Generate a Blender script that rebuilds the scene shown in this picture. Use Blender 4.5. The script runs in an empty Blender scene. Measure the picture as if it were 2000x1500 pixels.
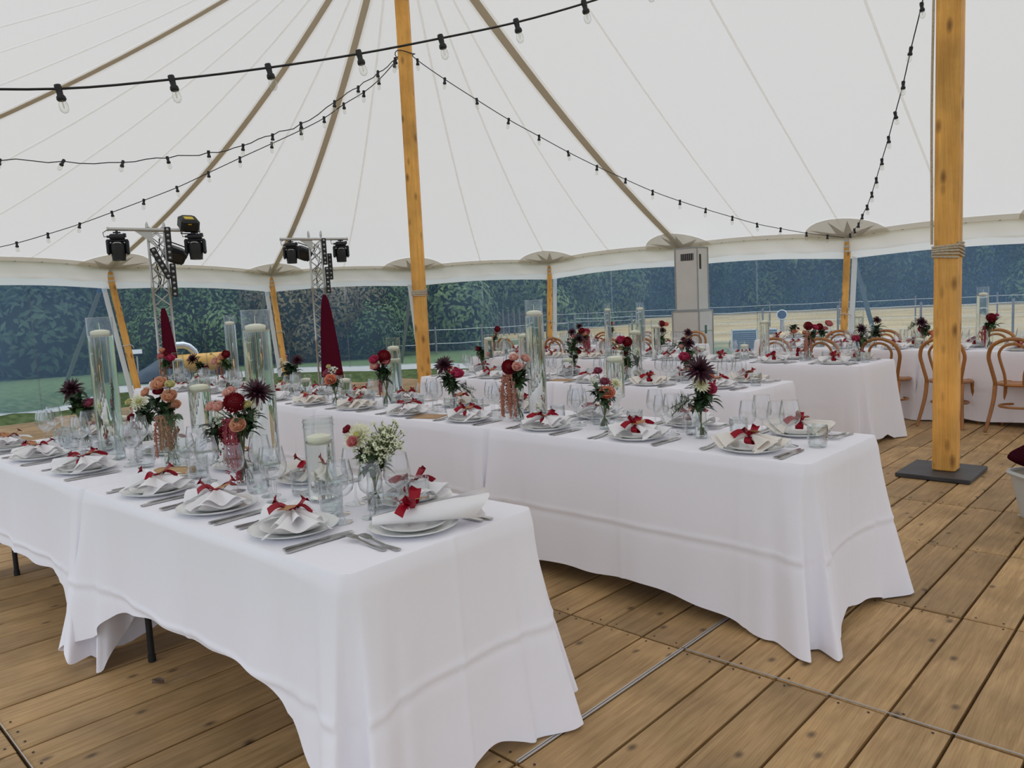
import bpy, math, random
from mathutils import Vector, Matrix, Quaternion, noise
random.seed(7)
sin, cos, pi, rad = math.sin, math.cos, math.pi, math.radians
SC = bpy.context.scene
COL = SC.collection

# ------------------------------------------------------------------ camera
F_PX, PITCH, ROLL, YAW, EYE = 1461.0, 0.101577, -0.0484225, 2.296084, 1.42
fwd = Vector((cos(YAW)*cos(PITCH), sin(YAW)*cos(PITCH), -sin(PITCH)))
rt0 = Vector((sin(YAW), -cos(YAW), 0)); up0 = rt0.cross(fwd)
rt = rt0*cos(ROLL) + up0*sin(ROLL); up = -rt0*sin(ROLL) + up0*cos(ROLL)
cam = bpy.data.cameras.new('camera'); cam.sensor_fit = 'HORIZONTAL'; cam.sensor_width = 36
cam.lens = 36*F_PX/2000; cam.clip_end = 500; cam.clip_start = .05
camo = bpy.data.objects.new('camera', cam); COL.objects.link(camo)
camo.matrix_world = Matrix(((rt.x, up.x, -fwd.x, 0), (rt.y, up.y, -fwd.y, 0), (rt.z, up.z, -fwd.z, EYE), (0, 0, 0, 1)))
SC.camera = camo
# ------------------------------------------------------------------ sky: even overcast
W = bpy.data.worlds.new('overcast'); SC.world = W; W.use_nodes = True
nt = W.node_tree; nt.nodes.clear()
wo = nt.nodes.new('ShaderNodeOutputWorld'); bg = nt.nodes.new('ShaderNodeBackground')
tc = nt.nodes.new('ShaderNodeTexCoord'); sp = nt.nodes.new('ShaderNodeSeparateXYZ'); mr = nt.nodes.new('ShaderNodeMapRange')
nt.links.new(tc.outputs['Generated'], sp.inputs[0]); nt.links.new(sp.outputs['Z'], mr.inputs['Value'])
mr.inputs['From Min'].default_value = 0; mr.inputs['From Max'].default_value = 1
mr.inputs['To Min'].default_value = .92; mr.inputs['To Max'].default_value = 2.2
bg.inputs['Color'].default_value = (.85, .925, 1.04, 1)
nt.links.new(mr.outputs[0], bg.inputs['Strength']); nt.links.new(bg.outputs[0], wo.inputs[0])
SC.view_settings.view_transform = 'Standard'; SC.view_settings.look = 'None'
SC.view_settings.gamma = 1; SC.view_settings.use_curve_mapping = False
SC.view_settings.exposure = -.06
cy = SC.cycles
cy.max_bounces = 12; cy.diffuse_bounces = 5; cy.glossy_bounces = 3; cy.transmission_bounces = 8; cy.transparent_max_bounces = 32
cy.use_denoising = True

# ------------------------------------------------------------------ materials
MT = {}
def mat(name, col, rough=.6, metal=0., **k):
    if name in MT: return MT[name]
    m = bpy.data.materials.new(name); m.use_nodes = True
    b = m.node_tree.nodes['Principled BSDF']
    b.inputs['Base Color'].default_value = (*col, 1); b.inputs['Roughness'].default_value = rough; b.inputs['Metallic'].default_value = metal
    for a, v in k.items(): b.inputs[a.replace('_', ' ')].default_value = v
    MT[name] = m; return m
def nodes(m): return m.node_tree.nodes, m.node_tree.links, m.node_tree.nodes['Principled BSDF']
def noisecol(name, cols, scale=(1, 1, 1), nscale=5, rough=.7, detail=6, coord='Object', bump=0, rnd=0, metal=0, pos=None):
    m = mat(name, cols[0], rough, metal); N, L, b = nodes(m)
    t = N.new('ShaderNodeTexCoord'); mp = N.new('ShaderNodeMapping'); mp.inputs['Scale'].default_value = scale
    if coord == 'World':
        g = N.new('ShaderNodeNewGeometry'); src = g.outputs['Position']
    else: src = t.outputs[coord]
    if rnd:
        oi = N.new('ShaderNodeObjectInfo'); ad = N.new('ShaderNodeVectorMath'); ad.operation = 'ADD'
        cx = N.new('ShaderNodeVectorMath'); cx.operation = 'SCALE'; cx.inputs[0].default_value = (37, 53, 19)
        L.new(oi.outputs['Random'], cx.inputs['Scale']); L.new(src, ad.inputs[0]); L.new(cx.outputs[0], ad.inputs[1]); src = ad.outputs[0]
    L.new(src, mp.inputs[0])
    n = N.new('ShaderNodeTexNoise'); n.inputs['Scale'].default_value = nscale; n.inputs['Detail'].default_value = detail
    L.new(mp.outputs[0], n.inputs['Vector'])
    r = N.new('ShaderNodeValToRGB'); els = r.color_ramp.elements
    ps = pos or [.3 + .4*i/(len(cols)-1) for i in range(len(cols))]
    els[0].position = ps[0]; els[0].color = (*cols[0], 1); els[1].position = ps[-1]; els[1].color = (*cols[-1], 1)
    for c, p in zip(cols[1:-1], ps[1:-1]):
        e = els.new(p); e.color = (*c, 1)
    L.new(n.outputs['Fac'], r.inputs[0]); L.new(r.outputs[0], b.inputs['Base Color'])
    if bump:
        bp = N.new('ShaderNodeBump'); bp.inputs['Strength'].default_value = bump; bp.inputs['Distance'].default_value = .01
        L.new(n.outputs['Fac'], bp.inputs['Height']); L.new(bp.outputs[0], b.inputs['Normal'])
    return m
def woodmat(name, cols, axis, island=False, dark=(.1, .05, .02), knot=3.0, rough=.6, vary=.35, ks=.5, gr=9, k2d=False, kt=.13, keep=0.):
    """planed softwood: grain along one axis, knots, each board its own tone"""
    m = mat(name, cols[0], rough); N, L, b = nodes(m)
    t = N.new('ShaderNodeTexCoord'); src = t.outputs['Object']
    rn = N.new('ShaderNodeNewGeometry').outputs['Random Per Island'] if island else N.new('ShaderNodeObjectInfo').outputs['Random']
    cx = N.new('ShaderNodeVectorMath'); cx.operation = 'SCALE'; cx.inputs[0].default_value = (31, 47, 23); L.new(rn, cx.inputs['Scale'])
    ad = N.new('ShaderNodeVectorMath'); L.new(src, ad.inputs[0]); L.new(cx.outputs[0], ad.inputs[1])
    sc = [gr, gr, gr]; sc[axis] = gr*.06
    mp = N.new('ShaderNodeMapping'); mp.inputs['Scale'].default_value = sc; L.new(ad.outputs[0], mp.inputs[0])
    n1 = N.new('ShaderNodeTexNoise'); n1.inputs['Scale'].default_value = 2.2; n1.inputs['Detail'].default_value = 8; n1.inputs['Distortion'].default_value = .6
    L.new(mp.outputs[0], n1.inputs['Vector'])
    wv = N.new('ShaderNodeTexWave'); wv.bands_direction = 'XYZ'[(axis+1) % 3] if False else 'DIAGONAL'
    wv.inputs['Scale'].default_value = 2.5; wv.inputs['Distortion'].default_value = 6; wv.inputs['Detail'].default_value = 3; wv.inputs['Detail Scale'].default_value = 1.5
    L.new(mp.outputs[0], wv.inputs['Vector'])
    r = N.new('ShaderNodeValToRGB'); e = r.color_ramp.elements
    e[0].position = .3; e[0].color = (*cols[0], 1); e[1].position = .72; e[1].color = (*cols[1], 1)
    mx0 = N.new('ShaderNodeMath'); mx0.operation = 'MULTIPLY_ADD'; mx0.inputs[1].default_value = .10
    L.new(wv.outputs['Fac'], mx0.inputs[0]); sb = N.new('ShaderNodeMath'); sb.operation = 'SUBTRACT'; sb.inputs[1].default_value = .05
    L.new(n1.outputs['Fac'], sb.inputs[0]); L.new(sb.outputs[0], mx0.inputs[2]); L.new(mx0.outputs[0], r.inputs[0])
    # knots
    ksc = [knot, knot, knot]; ksc[axis] = knot*ks
    mp2 = N.new('ShaderNodeMapping'); mp2.inputs['Scale'].default_value = ksc; L.new(ad.outputs[0], mp2.inputs[0])
    v = N.new('ShaderNodeTexVoronoi'); v.inputs['Scale'].default_value = 1; v.voronoi_dimensions = '2D' if k2d else '3D'; L.new(mp2.outputs[0], v.inputs['Vector'])
    kr = N.new('ShaderNodeMapRange'); kr.inputs['From Min'].default_value = kt*.25; kr.inputs['From Max'].default_value = kt
    kr.inputs['To Min'].default_value = .8; kr.inputs['To Max'].default_value = 0; L.new(v.outputs['Distance'], kr.inputs['Value'])
    mk = N.new('ShaderNodeMix'); mk.data_type = 'RGBA'
    kc = N.new('ShaderNodeSeparateColor'); L.new(v.outputs['Color'], kc.inputs[0]); kg = N.new('ShaderNodeMath'); kg.operation = 'GREATER_THAN'; kg.inputs[1].default_value = keep; L.new(kc.outputs[0], kg.inputs[0])
    km = N.new('ShaderNodeMath'); km.operation = 'MULTIPLY'; L.new(kr.outputs[0], km.inputs[0]); L.new(kg.outputs[0], km.inputs[1]); L.new(km.outputs[0], mk.inputs[0]); L.new(r.outputs[0], mk.inputs[6]); mk.inputs[7].default_value = (*dark, 1)
    # grey wear blotches
    n3 = N.new('ShaderNodeTexNoise'); n3.inputs['Scale'].default_value = 3; n3.inputs['Detail'].default_value = 5; L.new(ad.outputs[0], n3.inputs['Vector'])
    hs = N.new('ShaderNodeHueSaturation'); L.new(mk.outputs[2], hs.inputs['Color'])
    a = N.new('ShaderNodeMapRange'); a.inputs['To Min'].default_value = 1-vary; a.inputs['To Max'].default_value = 1+vary
    L.new(rn, a.inputs['Value']); mu = N.new('ShaderNodeMath'); mu.operation = 'MULTIPLY'
    a2 = N.new('ShaderNodeMapRange'); a2.inputs['From Min'].default_value = .3; a2.inputs['From Max'].default_value = .7
    a2.inputs['To Min'].default_value = .72; a2.inputs['To Max'].default_value = 1.2; L.new(n3.outputs['Fac'], a2.inputs['Value'])
    L.new(a.outputs[0], mu.inputs[0]); L.new(a2.outputs[0], mu.inputs[1]); L.new(mu.outputs[0], hs.inputs['Value'])
    L.new(hs.outputs[0], b.inputs['Base Color'])
    bp = N.new('ShaderNodeBump'); bp.inputs['Strength'].default_value = .25; bp.inputs['Distance'].default_value = .004
    L.new(mx0.outputs[0], bp.inputs['Height']); L.new(bp.outputs[0], b.inputs['Normal'])
    return m
def thin_glass(name, tint=(.98, .99, .99), base=.05, edge=.75, pw=3.0, rough=.02):
    m = bpy.data.materials.new(name); m.use_nodes = True; N, L = m.node_tree.nodes, m.node_tree.links; N.clear()
    o = N.new('ShaderNodeOutputMaterial'); mx = N.new('ShaderNodeMixShader'); t = N.new('ShaderNodeBsdfTransparent'); g = N.new('ShaderNodeBsdfGlossy')
    lw = N.new('ShaderNodeLayerWeight'); lw.inputs['Blend'].default_value = .5
    p = N.new('ShaderNodeMath'); p.operation = 'POWER'; p.inputs[1].default_value = pw; L.new(lw.outputs['Facing'], p.inputs[0])
    ma = N.new('ShaderNodeMath'); ma.operation = 'MULTIPLY_ADD'; ma.inputs[1].default_value = edge; ma.inputs[2].default_value = base
    L.new(p.outputs[0], ma.inputs[0]); ma.use_clamp = True; L.new(ma.outputs[0], mx.inputs[0])
    t.inputs[0].default_value = (*tint, 1); g.inputs['Roughness'].default_value = rough; g.inputs['Color'].default_value = (.95, .97, .98, 1)
    tm = N.new('ShaderNodeMix'); tm.data_type = 'RGBA'; tm.inputs[6].default_value = (*tint, 1); tm.inputs[7].default_value = (tint[0]*.55, tint[1]*.57, tint[2]*.58, 1)
    L.new(p.outputs[0], tm.inputs[0]); L.new(tm.outputs[2], t.inputs[0])
    L.new(t.outputs[0], mx.inputs[1]); L.new(g.outputs[0], mx.inputs[2]); L.new(mx.outputs[0], o.inputs[0])
    MT[name] = m; return m
def fabric(name, col, trans=.3, tcol=None, bump=.15, bscale=60):
    m = bpy.data.materials.new(name); m.use_nodes = True; N, L = m.node_tree.nodes, m.node_tree.links; N.clear()
    o = N.new('ShaderNodeOutputMaterial'); mx = N.new('ShaderNodeMixShader'); d = N.new('ShaderNodeBsdfDiffuse'); t = N.new('ShaderNodeBsdfTranslucent')
    d.inputs[0].default_value = (*col, 1); t.inputs[0].default_value = (*(tcol or col), 1); mx.inputs[0].default_value = trans
    L.new(d.outputs[0], mx.inputs[1]); L.new(t.outputs[0], mx.inputs[2]); L.new(mx.outputs[0], o.inputs[0])
    if bump:
        n = N.new('ShaderNodeTexNoise'); n.inputs['Scale'].default_value = bscale; n.inputs['Detail'].default_value = 3
        tcn = N.new('ShaderNodeTexCoord'); L.new(tcn.outputs['Object'], n.inputs['Vector'])
        bp = N.new('ShaderNodeBump'); bp.inputs['Strength'].default_value = bump; bp.inputs['Distance'].default_value = .01
        L.new(n.outputs['Fac'], bp.inputs['Height']); L.new(bp.outputs[0], d.inputs['Normal'])
    MT[name] = m; return m

CLOTH = fabric('white_cloth', (.94, .925, .985), .05, bump=.1, bscale=7)
NAPKIN = fabric('napkin_linen', (.89, .87, .88), .15, bump=.05, bscale=90)
CREAM = fabric('napkin_cream', (.86, .81, .75), .15, bump=.05, bscale=90)
RIBBON = mat('ribbon_red', (.30, .003, .016), .42, Specular_IOR_Level=.25)
KRAFT = mat('kraft_card', (.42, .20, .08), .8)
CERAM = mat('ceramic', (.84, .84, .82), .12)
STEEL = mat('steel', (.50, .49, .47), .22, 1.0)
WAX = mat('wax', (.86, .83, .68), .45, Subsurface_Weight=.15)
GLASS = thin_glass('glass_thin', tint=(.96, .965, .97), base=.07, edge=.95, pw=2.3)
VGLASS = thin_glass('glass_vase', tint=(.95, .97, .965), base=.05, edge=.8, pw=3.0)
BULBG = thin_glass('glass_bulb', tint=(.97, .97, .95), base=.06, edge=.6, pw=2.5)
TUMB = thin_glass('glass_cut', tint=(.92, .94, .945), base=.10, edge=.85, pw=1.6, rough=.05)
WATER = mat('water', (.97, .985, .98), 0, 0, IOR=1.33, Transmission_Weight=1)
BLACK = mat('black_plastic', (.008, .009, .011), .5)
NAVY = mat('black_housing', (.007, .009, .017), .42)
BLKSTEEL = noisecol('black_steel', [(.035, .037, .042), (.065, .067, .072)], nscale=6, rough=.5)
ALU = mat('aluminium', (.58, .585, .59), .38, .55)
LENS = mat('lens', (.45, .47, .5), .1, .4)
YELLOW = mat('yellow_paint', (.72, .36, .03), .45)
LABELY = mat('yellow_sticker', (.75, .55, .03), .5)
BURG = fabric('burgundy_cloth', (.10, .010, .026), .1, bump=.2, bscale=20)
CANOPY = fabric('canopy_cotton', (.80, .79, .77), .55, (.745, .70, .645), bump=0)
SEAMM = fabric('canopy_seam', (.92, .91, .88), .8, (.96, .94, .90), bump=0)
STRAPM = fabric('canopy_strap', (.74, .69, .60), .42, (.78, .72, .62), bump=0)
TANM = fabric('eave_canvas', (.80, .77, .71), .45, (.80, .75, .67), bump=.1, bscale=3)
VALM = fabric('valance_canvas', (.82, .79, .74), .5, (.82, .78, .71), bump=.3, bscale=2.5)
WHITEV = fabric('white_vinyl', (.90, .91, .93), .55, bump=0)
ROPE = noisecol('rope', [(.42, .34, .24), (.6, .52, .4)], nscale=80, rough=.9)
CORD = mat('cord_beige', (.62, .6, .55), .8)
POLE = woodmat('pole_pine', [(.72, .335, .06), (.88, .475, .12)], 2, dark=(.16, .055, .012), knot=11, vary=.08, ks=.4, kt=.30, gr=14)
PLANK = woodmat('plank_wood', [(.34, .20, .078), (.51, .325, .15)], 1, dark=(.07, .04, .02), knot=5.5, vary=.16, ks=.6, gr=26, k2d=True, kt=.10, keep=.5)
PLANKS = woodmat('plank_wood_joined', [(.34, .20, .078), (.51, .325, .15)], 1, island=True, dark=(.07, .04, .02), knot=5.5, vary=.16, ks=.6, gr=26, k2d=True, kt=.10, keep=.5)
BENT = woodmat('beech_bent', [(.36, .14, .035), (.42, .18, .05)], 2, dark=(.3, .12, .03), knot=.5, rough=.35, vary=.06)
DARKGAP = mat('floor_underside', (.035, .02, .011), .9)
GREENM = {}
LEAF = noisecol('leaf_green', [(.02, .05, .012), (.06, .12, .035)], nscale=9, rough=.5, rnd=1)
DLEAF = noisecol('leaf_dark', [(.012, .035, .012), (.035, .07, .025)], nscale=9, rough=.5, rnd=1)
STEM = mat('stem_green', (.09, .13, .035), .5)
STEMB = mat('stem_brown', (.16, .10, .05), .5)
AMAR = noisecol('amaranth_red', [(.22, .02, .04), (.42, .08, .10)], nscale=60, rough=.8)
AMARB = noisecol('amaranth_rust', [(.30, .10, .07), (.5, .24, .16)], nscale=60, rough=.8)
PETAL = {c: noisecol('petal_'+c, [a, b], nscale=14, rough=.55, pos=[.3, .7]) for c, a, b in (
    ('D', (.018, .003, .009), (.075, .010, .028)), ('R', (.14, .002, .008), (.30, .006, .018)), ('r', (.22, .008, .02), (.36, .03, .05)),
    ('P', (.48, .03, .10), (.66, .10, .20)), ('k', (.62, .17, .19), (.78, .36, .34)), ('b', (.74, .38, .32), (.86, .58, .50)),
    ('e', (.70, .33, .19), (.85, .56, .40)), ('m', (.34, .06, .12), (.52, .18, .24)), ('o', (.80, .16, .10), (.88, .55, .36)),
    ('W', (.70, .69, .42), (.88, .87, .74)), ('w', (.72, .75, .60), (.88, .88, .82)), ('y', (.62, .58, .22), (.82, .76, .48)), ('x', (.62, .64, .40), (.84, .83, .66)))}
GRASS = MT.setdefault('grass', bpy.data.materials.new('grass'))

# ------------------------------------------------------------------ mesh builder
class MB:
    def __init__(s): s.v = []; s.f = []; s.m = []; s.sm = []
    def add(s, vs, fs, mi=0, smooth=False, M=None):
        o = len(s.v)
        s.v += [tuple(M @ Vector(p)) if M else tuple(p) for p in vs]
        s.f += [tuple(i+o for i in f) for f in fs]; s.m += [mi]*len(fs); s.sm += [smooth]*len(fs); return s
    def box(s, c, d, mi=0, M=None):
        x, y, z = (q/2 for q in d)
        v = [(c[0]+i*x, c[1]+j*y, c[2]+k*z) for i in (-1, 1) for j in (-1, 1) for k in (-1, 1)]
        return s.add(v, [(0, 1, 3, 2), (4, 6, 7, 5), (0, 4, 5, 1), (2, 3, 7, 6), (0, 2, 6, 4), (1, 5, 7, 3)], mi, False, M)
    def bbox(s, c, d, b, mi=0, M=None):
        """box with chamfered edges along z and a chamfered top and bottom"""
        x, y, z = (q/2 for q in d); b = min(b, x*.9, y*.9, z*.9)
        def ring(xx, yy, zz): return [(c[0]+a, c[1]+e, c[2]+zz) for a, e in ((xx, yy-b), (xx-b, yy), (-xx+b, yy), (-xx, yy-b), (-xx, -yy+b), (-xx+b, -yy), (xx-b, -yy), (xx, -yy+b))]
        R = [ring(x-b, y-b, -z), ring(x, y, -z+b), ring(x, y, z-b), ring(x-b, y-b, z)]
        v = sum(R, []); f = [(r*8+i, r*8+(i+1) % 8, r*8+8+(i+1) % 8, r*8+8+i) for r in range(3) for i in range(8)]
        f += [tuple(range(7, -1, -1)), tuple(range(24, 32))]
        return s.add(v, f, mi, False, M)
    def lathe(s, prof, n=20, c=(0, 0, 0), mi=0, M=None, smooth=True, cap=True):
        v = []; f = []; k = len(prof)
        for r, z in prof: v += [(c[0]+r*cos(2*pi*i/n), c[1]+r*sin(2*pi*i/n), c[2]+z) for i in range(n)]
        f = [(j*n+i, j*n+(i+1) % n, (j+1)*n+(i+1) % n, (j+1)*n+i) for j in range(k-1) for i in range(n)]
        s.add(v, f, mi, smooth, M)
        if cap:
            if prof[0][0] > 1e-5: s.add(v[:n], [tuple(range(n-1, -1, -1))], mi, False, M)
            if prof[-1][0] > 1e-5: s.add(v[-n:], [tuple(range(n))], mi, False, M)
        return s
    def tube(s, pts, r, n=6, mi=0, closed=False, M=None, cap=True):
        P = [Vector(p) for p in pts]; k = len(P); rr = r if isinstance(r, (list, tuple)) else [r]*k
        v = []; prev = None
        for i in range(k):
            a = P[(i-1) % k] if (i or closed) else P[0]; b = P[(i+1) % k] if (i < k-1 or closed) else P[-1]
            d = (b-a); d = d.normalized() if d.length > 1e-9 else Vector((0, 0, 1))
            if prev is None:
                u = d.cross(Vector((0, 0, 1)));
                if u.length < .1: u = d.cross(Vector((1, 0, 0)))
            else: u = prev - d*prev.dot(d)
            u.normalize(); prev = u; w = d.cross(u)
            v += [P[i] + (u*cos(2*pi*j/n) + w*sin(2*pi*j/n))*rr[i] for j in range(n)]
        f = [(i*n+j, i*n+(j+1) % n, ((i+1) % k)*n+(j+1) % n, ((i+1) % k)*n+j) for i in range(k if closed else k-1) for j in range(n)]
        if cap and not closed: f += [tuple(range(n-1, -1, -1)), tuple(range((k-1)*n, k*n))]
        return s.add(v, f, mi, n > 4, M)
    def grid(s, fn, nu, nv, mi=0, smooth=True, M=None, cu=False):
        v = [fn(i/nu if not cu else i/nu, j/nv) for i in range(nu+(0 if cu else 1)) for j in range(nv+1)]
        k = nu if cu else nu+1; w = nv+1
        f = [(i*w+j, ((i+1) % k)*w+j, ((i+1) % k)*w+j+1, i*w+j+1) for i in range(nu) for j in range(nv)]
        return s.add(v, f, mi, smooth, M)
    def strip(s, pts, wid, th=0, mi=0, side=None, M=None):
        """flat band along pts; side = width direction"""
        P = [Vector(p) for p in pts]; v = []
        for i, p in enumerate(P):
            d = (P[min(i+1, len(P)-1)] - P[max(i-1, 0)]).normalized()
            sd = Vector(side(i) if callable(side) else side) if side is not None else d.cross(Vector((0, 0, 1)))
            sd = (sd - d*sd.dot(d)).normalized(); w = wid[i] if isinstance(wid, (list, tuple)) else wid
            nn = d.cross(sd)*th/2
            if th: v += [p-sd*w/2-nn, p+sd*w/2-nn, p+sd*w/2+nn, p-sd*w/2+nn]
            else: v += [p-sd*w/2, p+sd*w/2]
        k = len(P)
        if th:
            f = [(i*4+j, i*4+(j+1) % 4, i*4+4+(j+1) % 4, i*4+4+j) for i in range(k-1) for j in range(4)] + [(3, 2, 1, 0), (k*4-4, k*4-3, k*4-2, k*4-1)]
        else: f = [(2*i, 2*i+1, 2*i+3, 2*i+2) for i in range(k-1)]
        return s.add(v, f, mi, not th, M)
    def mesh(s, name, *mats):
        me = bpy.data.meshes.new(name); me.from_pydata([tuple(p) for p in s.v], [], s.f)
        for m in mats: me.materials.append(m)
        if len(mats) > 1: me.polygons.foreach_set('material_index', s.m)
        me.polygons.foreach_set('use_smooth', s.sm); me.update()
        if any(s.sm): me.set_sharp_from_angle(angle=rad(52))
        return me

def link(name, data, parent=None, loc=None, rot=None, sc=None, kind=None, label=None):
    o = bpy.data.objects.new(name, data); COL.objects.link(o)
    if parent: o.parent = parent
    if loc is not None: o.location = loc
    if rot is not None:
        if isinstance(rot, Quaternion): o.rotation_mode = 'QUATERNION'; o.rotation_quaternion = rot
        else: o.rotation_euler = rot
    if sc is not None: o.scale = (sc, sc, sc) if isinstance(sc, (int, float)) else sc
    if kind: o['kind'] = kind
    if label: o['label'] = label
    return o
def tag(o, label, cat, group=None):
    o['label'] = label; o['category'] = cat
    if group: o['group'] = group
    return o
def thing(name, label, cat, loc=(0, 0, 0), rz=0, group=None, mesh=None):
    return tag(link(name, mesh, None, loc, (0, 0, rz)), label, cat, group)
class Spec:
    """a thing with shared part meshes; put() links one individual of it"""
    def __init__(s, name, cat, mesh=None, parts=()): s.name, s.cat, s.mesh, s.parts = name, cat, mesh, parts
    def put(s, label, loc, rz=0, group=None, sc=None, rot=None):
        o = tag(link(s.name, s.mesh, None, loc, rot if rot is not None else (0, 0, rz), sc), label, s.cat, group)
        for p in s.parts:
            c = link(p[0], p[1], o, p[2] if len(p) > 2 else None, p[3] if len(p) > 3 else None)
            if len(p) > 4:
                for q in p[4]: link(q[0], q[1], c, q[2] if len(q) > 2 else None)
        return o
def struct(name): o = link(name, None, kind='structure'); return o

# ------------------------------------------------------------------ tent plan
K1 = Vector((-7.05, 6.30, 6.45)); K2 = Vector((-1.26, 6.36, 6.5))
EAVE = [(-7.6, 14.0, 2.49), (-10.59, 13.42, 2.40), (-12.91, 11.4, 2.40), (-14.72, 8.89, 2.40), (-14.5, 5.5, 2.50), (-13.5, 2.5, 2.50), (-11.9, .1, 2.5), (-9.6, -1.2, 2.5),
        (-6.8, -1.5, 2.5), (-3.6, -1.5, 2.45), (-.4, -1.5, 2.45), (2.6, -.9, 2.45), (4.9, .7, 2.45), (6.2, 3.3, 2.45), (6.4, 6.3, 2.4), (6.0, 9.2, 2.4), (4.3, 11.8, 2.4), (1.9, 13.5, 2.4), (-1.1, 14.0, 2.38), (-4.34, 14.0, 2.38)]
EV = [Vector(p) for p in EAVE]; NE = len(EV)
SAG = [.33, .45, .5, .58, .55, .5, .45, .4, .3, .1, .1, .4, .45, .5, .5, .5, .5, .3, .08, .08]
RIDX = {8: 0, 9: .55, 10: 1, 18: 1, 19: .5, 0: 0}
def ridge(t): return K1.lerp(K2, t) + Vector((0, 0, -.38*sin(pi*t)))
def topof(i):
    i %= NE
    if i in RIDX: return ridge(RIDX[i])
    return K1.copy() if 0 <= i <= 8 else K2.copy()
def eave(i, s):
    a, b = EV[i % NE], EV[(i+1) % NE]; p = a.lerp(b, s); q = sin(pi*s)
    n = Vector((b.y-a.y, a.x-b.x, 0)).normalized(); c = Vector((-4.1, 6.3, 0))
    if n.dot(p-c) < 0: n = -n
    return p + Vector((0, 0, .05*q)) - n*.10*q
def roofpt(i, s, t):
    a = topof(i).lerp(topof(i+1), s); b = eave(i, s); sg = SAG[i % NE]*(1-s) + SAG[(i+1) % NE]*s
    return a.lerp(b, t) - Vector((0, 0, sg*4*t*(1-t)*(1-.25*t)))
ceiling = struct('ceiling')
for i in range(NE):
    for h in range(2):
        m = MB().grid(lambda u, v: roofpt(i, .5*h+.5*u, .001+.999*v), 3, 14)
        link('canopy_panel', m.mesh('canopy_panel', CANOPY), ceiling)
DN = Vector((0, 0, -.012))
STRAPS = {0: .125, 3: .10, 4: .10, 6: .11, 14: .12, 10: .12}
for i in range(NE):
    for h in (0, .5):
        tang = lambda k: eave(i, .52+0*k)-eave(i, .48)
        if h == 0 and i in STRAPS:
            w = STRAPS[i]
            m = MB().strip([roofpt(i, 0, .01+.985*k/20)+DN*1.5 for k in range(21)], w, .006, 0, tang)
            e = MB().strip([roofpt(i, 0, .01+.985*k/20)+DN for k in range(21)], w*1.7, 0, 0, tang)
            link('seam', e.mesh('seam', SEAMM), ceiling); link('strap', m.mesh('strap', STRAPM), ceiling)
        else:
            m = MB().strip([roofpt(i, h, .01+.985*k/20)+DN for k in range(21)], .034, 0, 0, tang)
            link('seam', m.mesh('seam', SEAMM), ceiling)
    # doubled eave band on the underside of the roof
    m = MB().grid(lambda u, v: roofpt(i, u, .985-.0+.015*v)*1 + Vector((0, 0, -.02)) if False else (eave(i, u) + Vector((0, 0, -.015)) + (roofpt(i, u, .9)-eave(i, u)).normalized()*.17*(1-v)), 12, 2)
    link('eave_band', m.mesh('eave_band', TANM), ceiling)
# fan patches with a star at the poles
for i in range(NE):
    if not (0 <= i <= 5 or i >= 18): continue
    c = EV[i]; l = (roofpt(i-1, .9, .93)-c); inn = (roofpt(i, 0, .88)-c).normalized()
    e1 = (eave(i, .18)-c).normalized(); e0 = (eave(i-1, .82)-c).normalized()
    def dirn(a):     # a 0..1 from one eave to the other across the roof
        if a < .5: return (e0*(1-2*a)+inn*2*a*1.0).normalized()
        return (inn*(2-2*a)+e1*(2*a-1)).normalized()
    off = Vector((0, 0, -.03)); R0 = .72
    vs = [c+off]+[c+off+dirn(k/16)*R0 for k in range(17)]
    fan = link('star_patch', MB().add(vs, [(0, k+1, k+2) for k in range(16)], 0).mesh('star_patch', TANM), ceiling)
    st = []
    for k in range(11): st.append(c+off*1.6+dirn((k)/10)*(R0*.97 if k % 2 == 0 and k not in (0, 10) else R0*.40) if k not in (0, 10) else c+off*1.6+dirn(k/10)*R0*.9)
    sv = [c+off*1.6]
    for k in range(6):
        a = k/5; sv.append(c+off*1.6+dirn(a)*R0*.95)
        if k < 5: sv.append(c+off*1.6+dirn(a+.1)*R0*.36)
    link('star', MB().add(sv, [(0, k, k+1) for k in range(1, len(sv)-1)], 0).mesh('star', STRAPM if False else fabric('star_canvas%d' % i, (.66, .63, .58), .35, bump=0)), fan)

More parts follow.
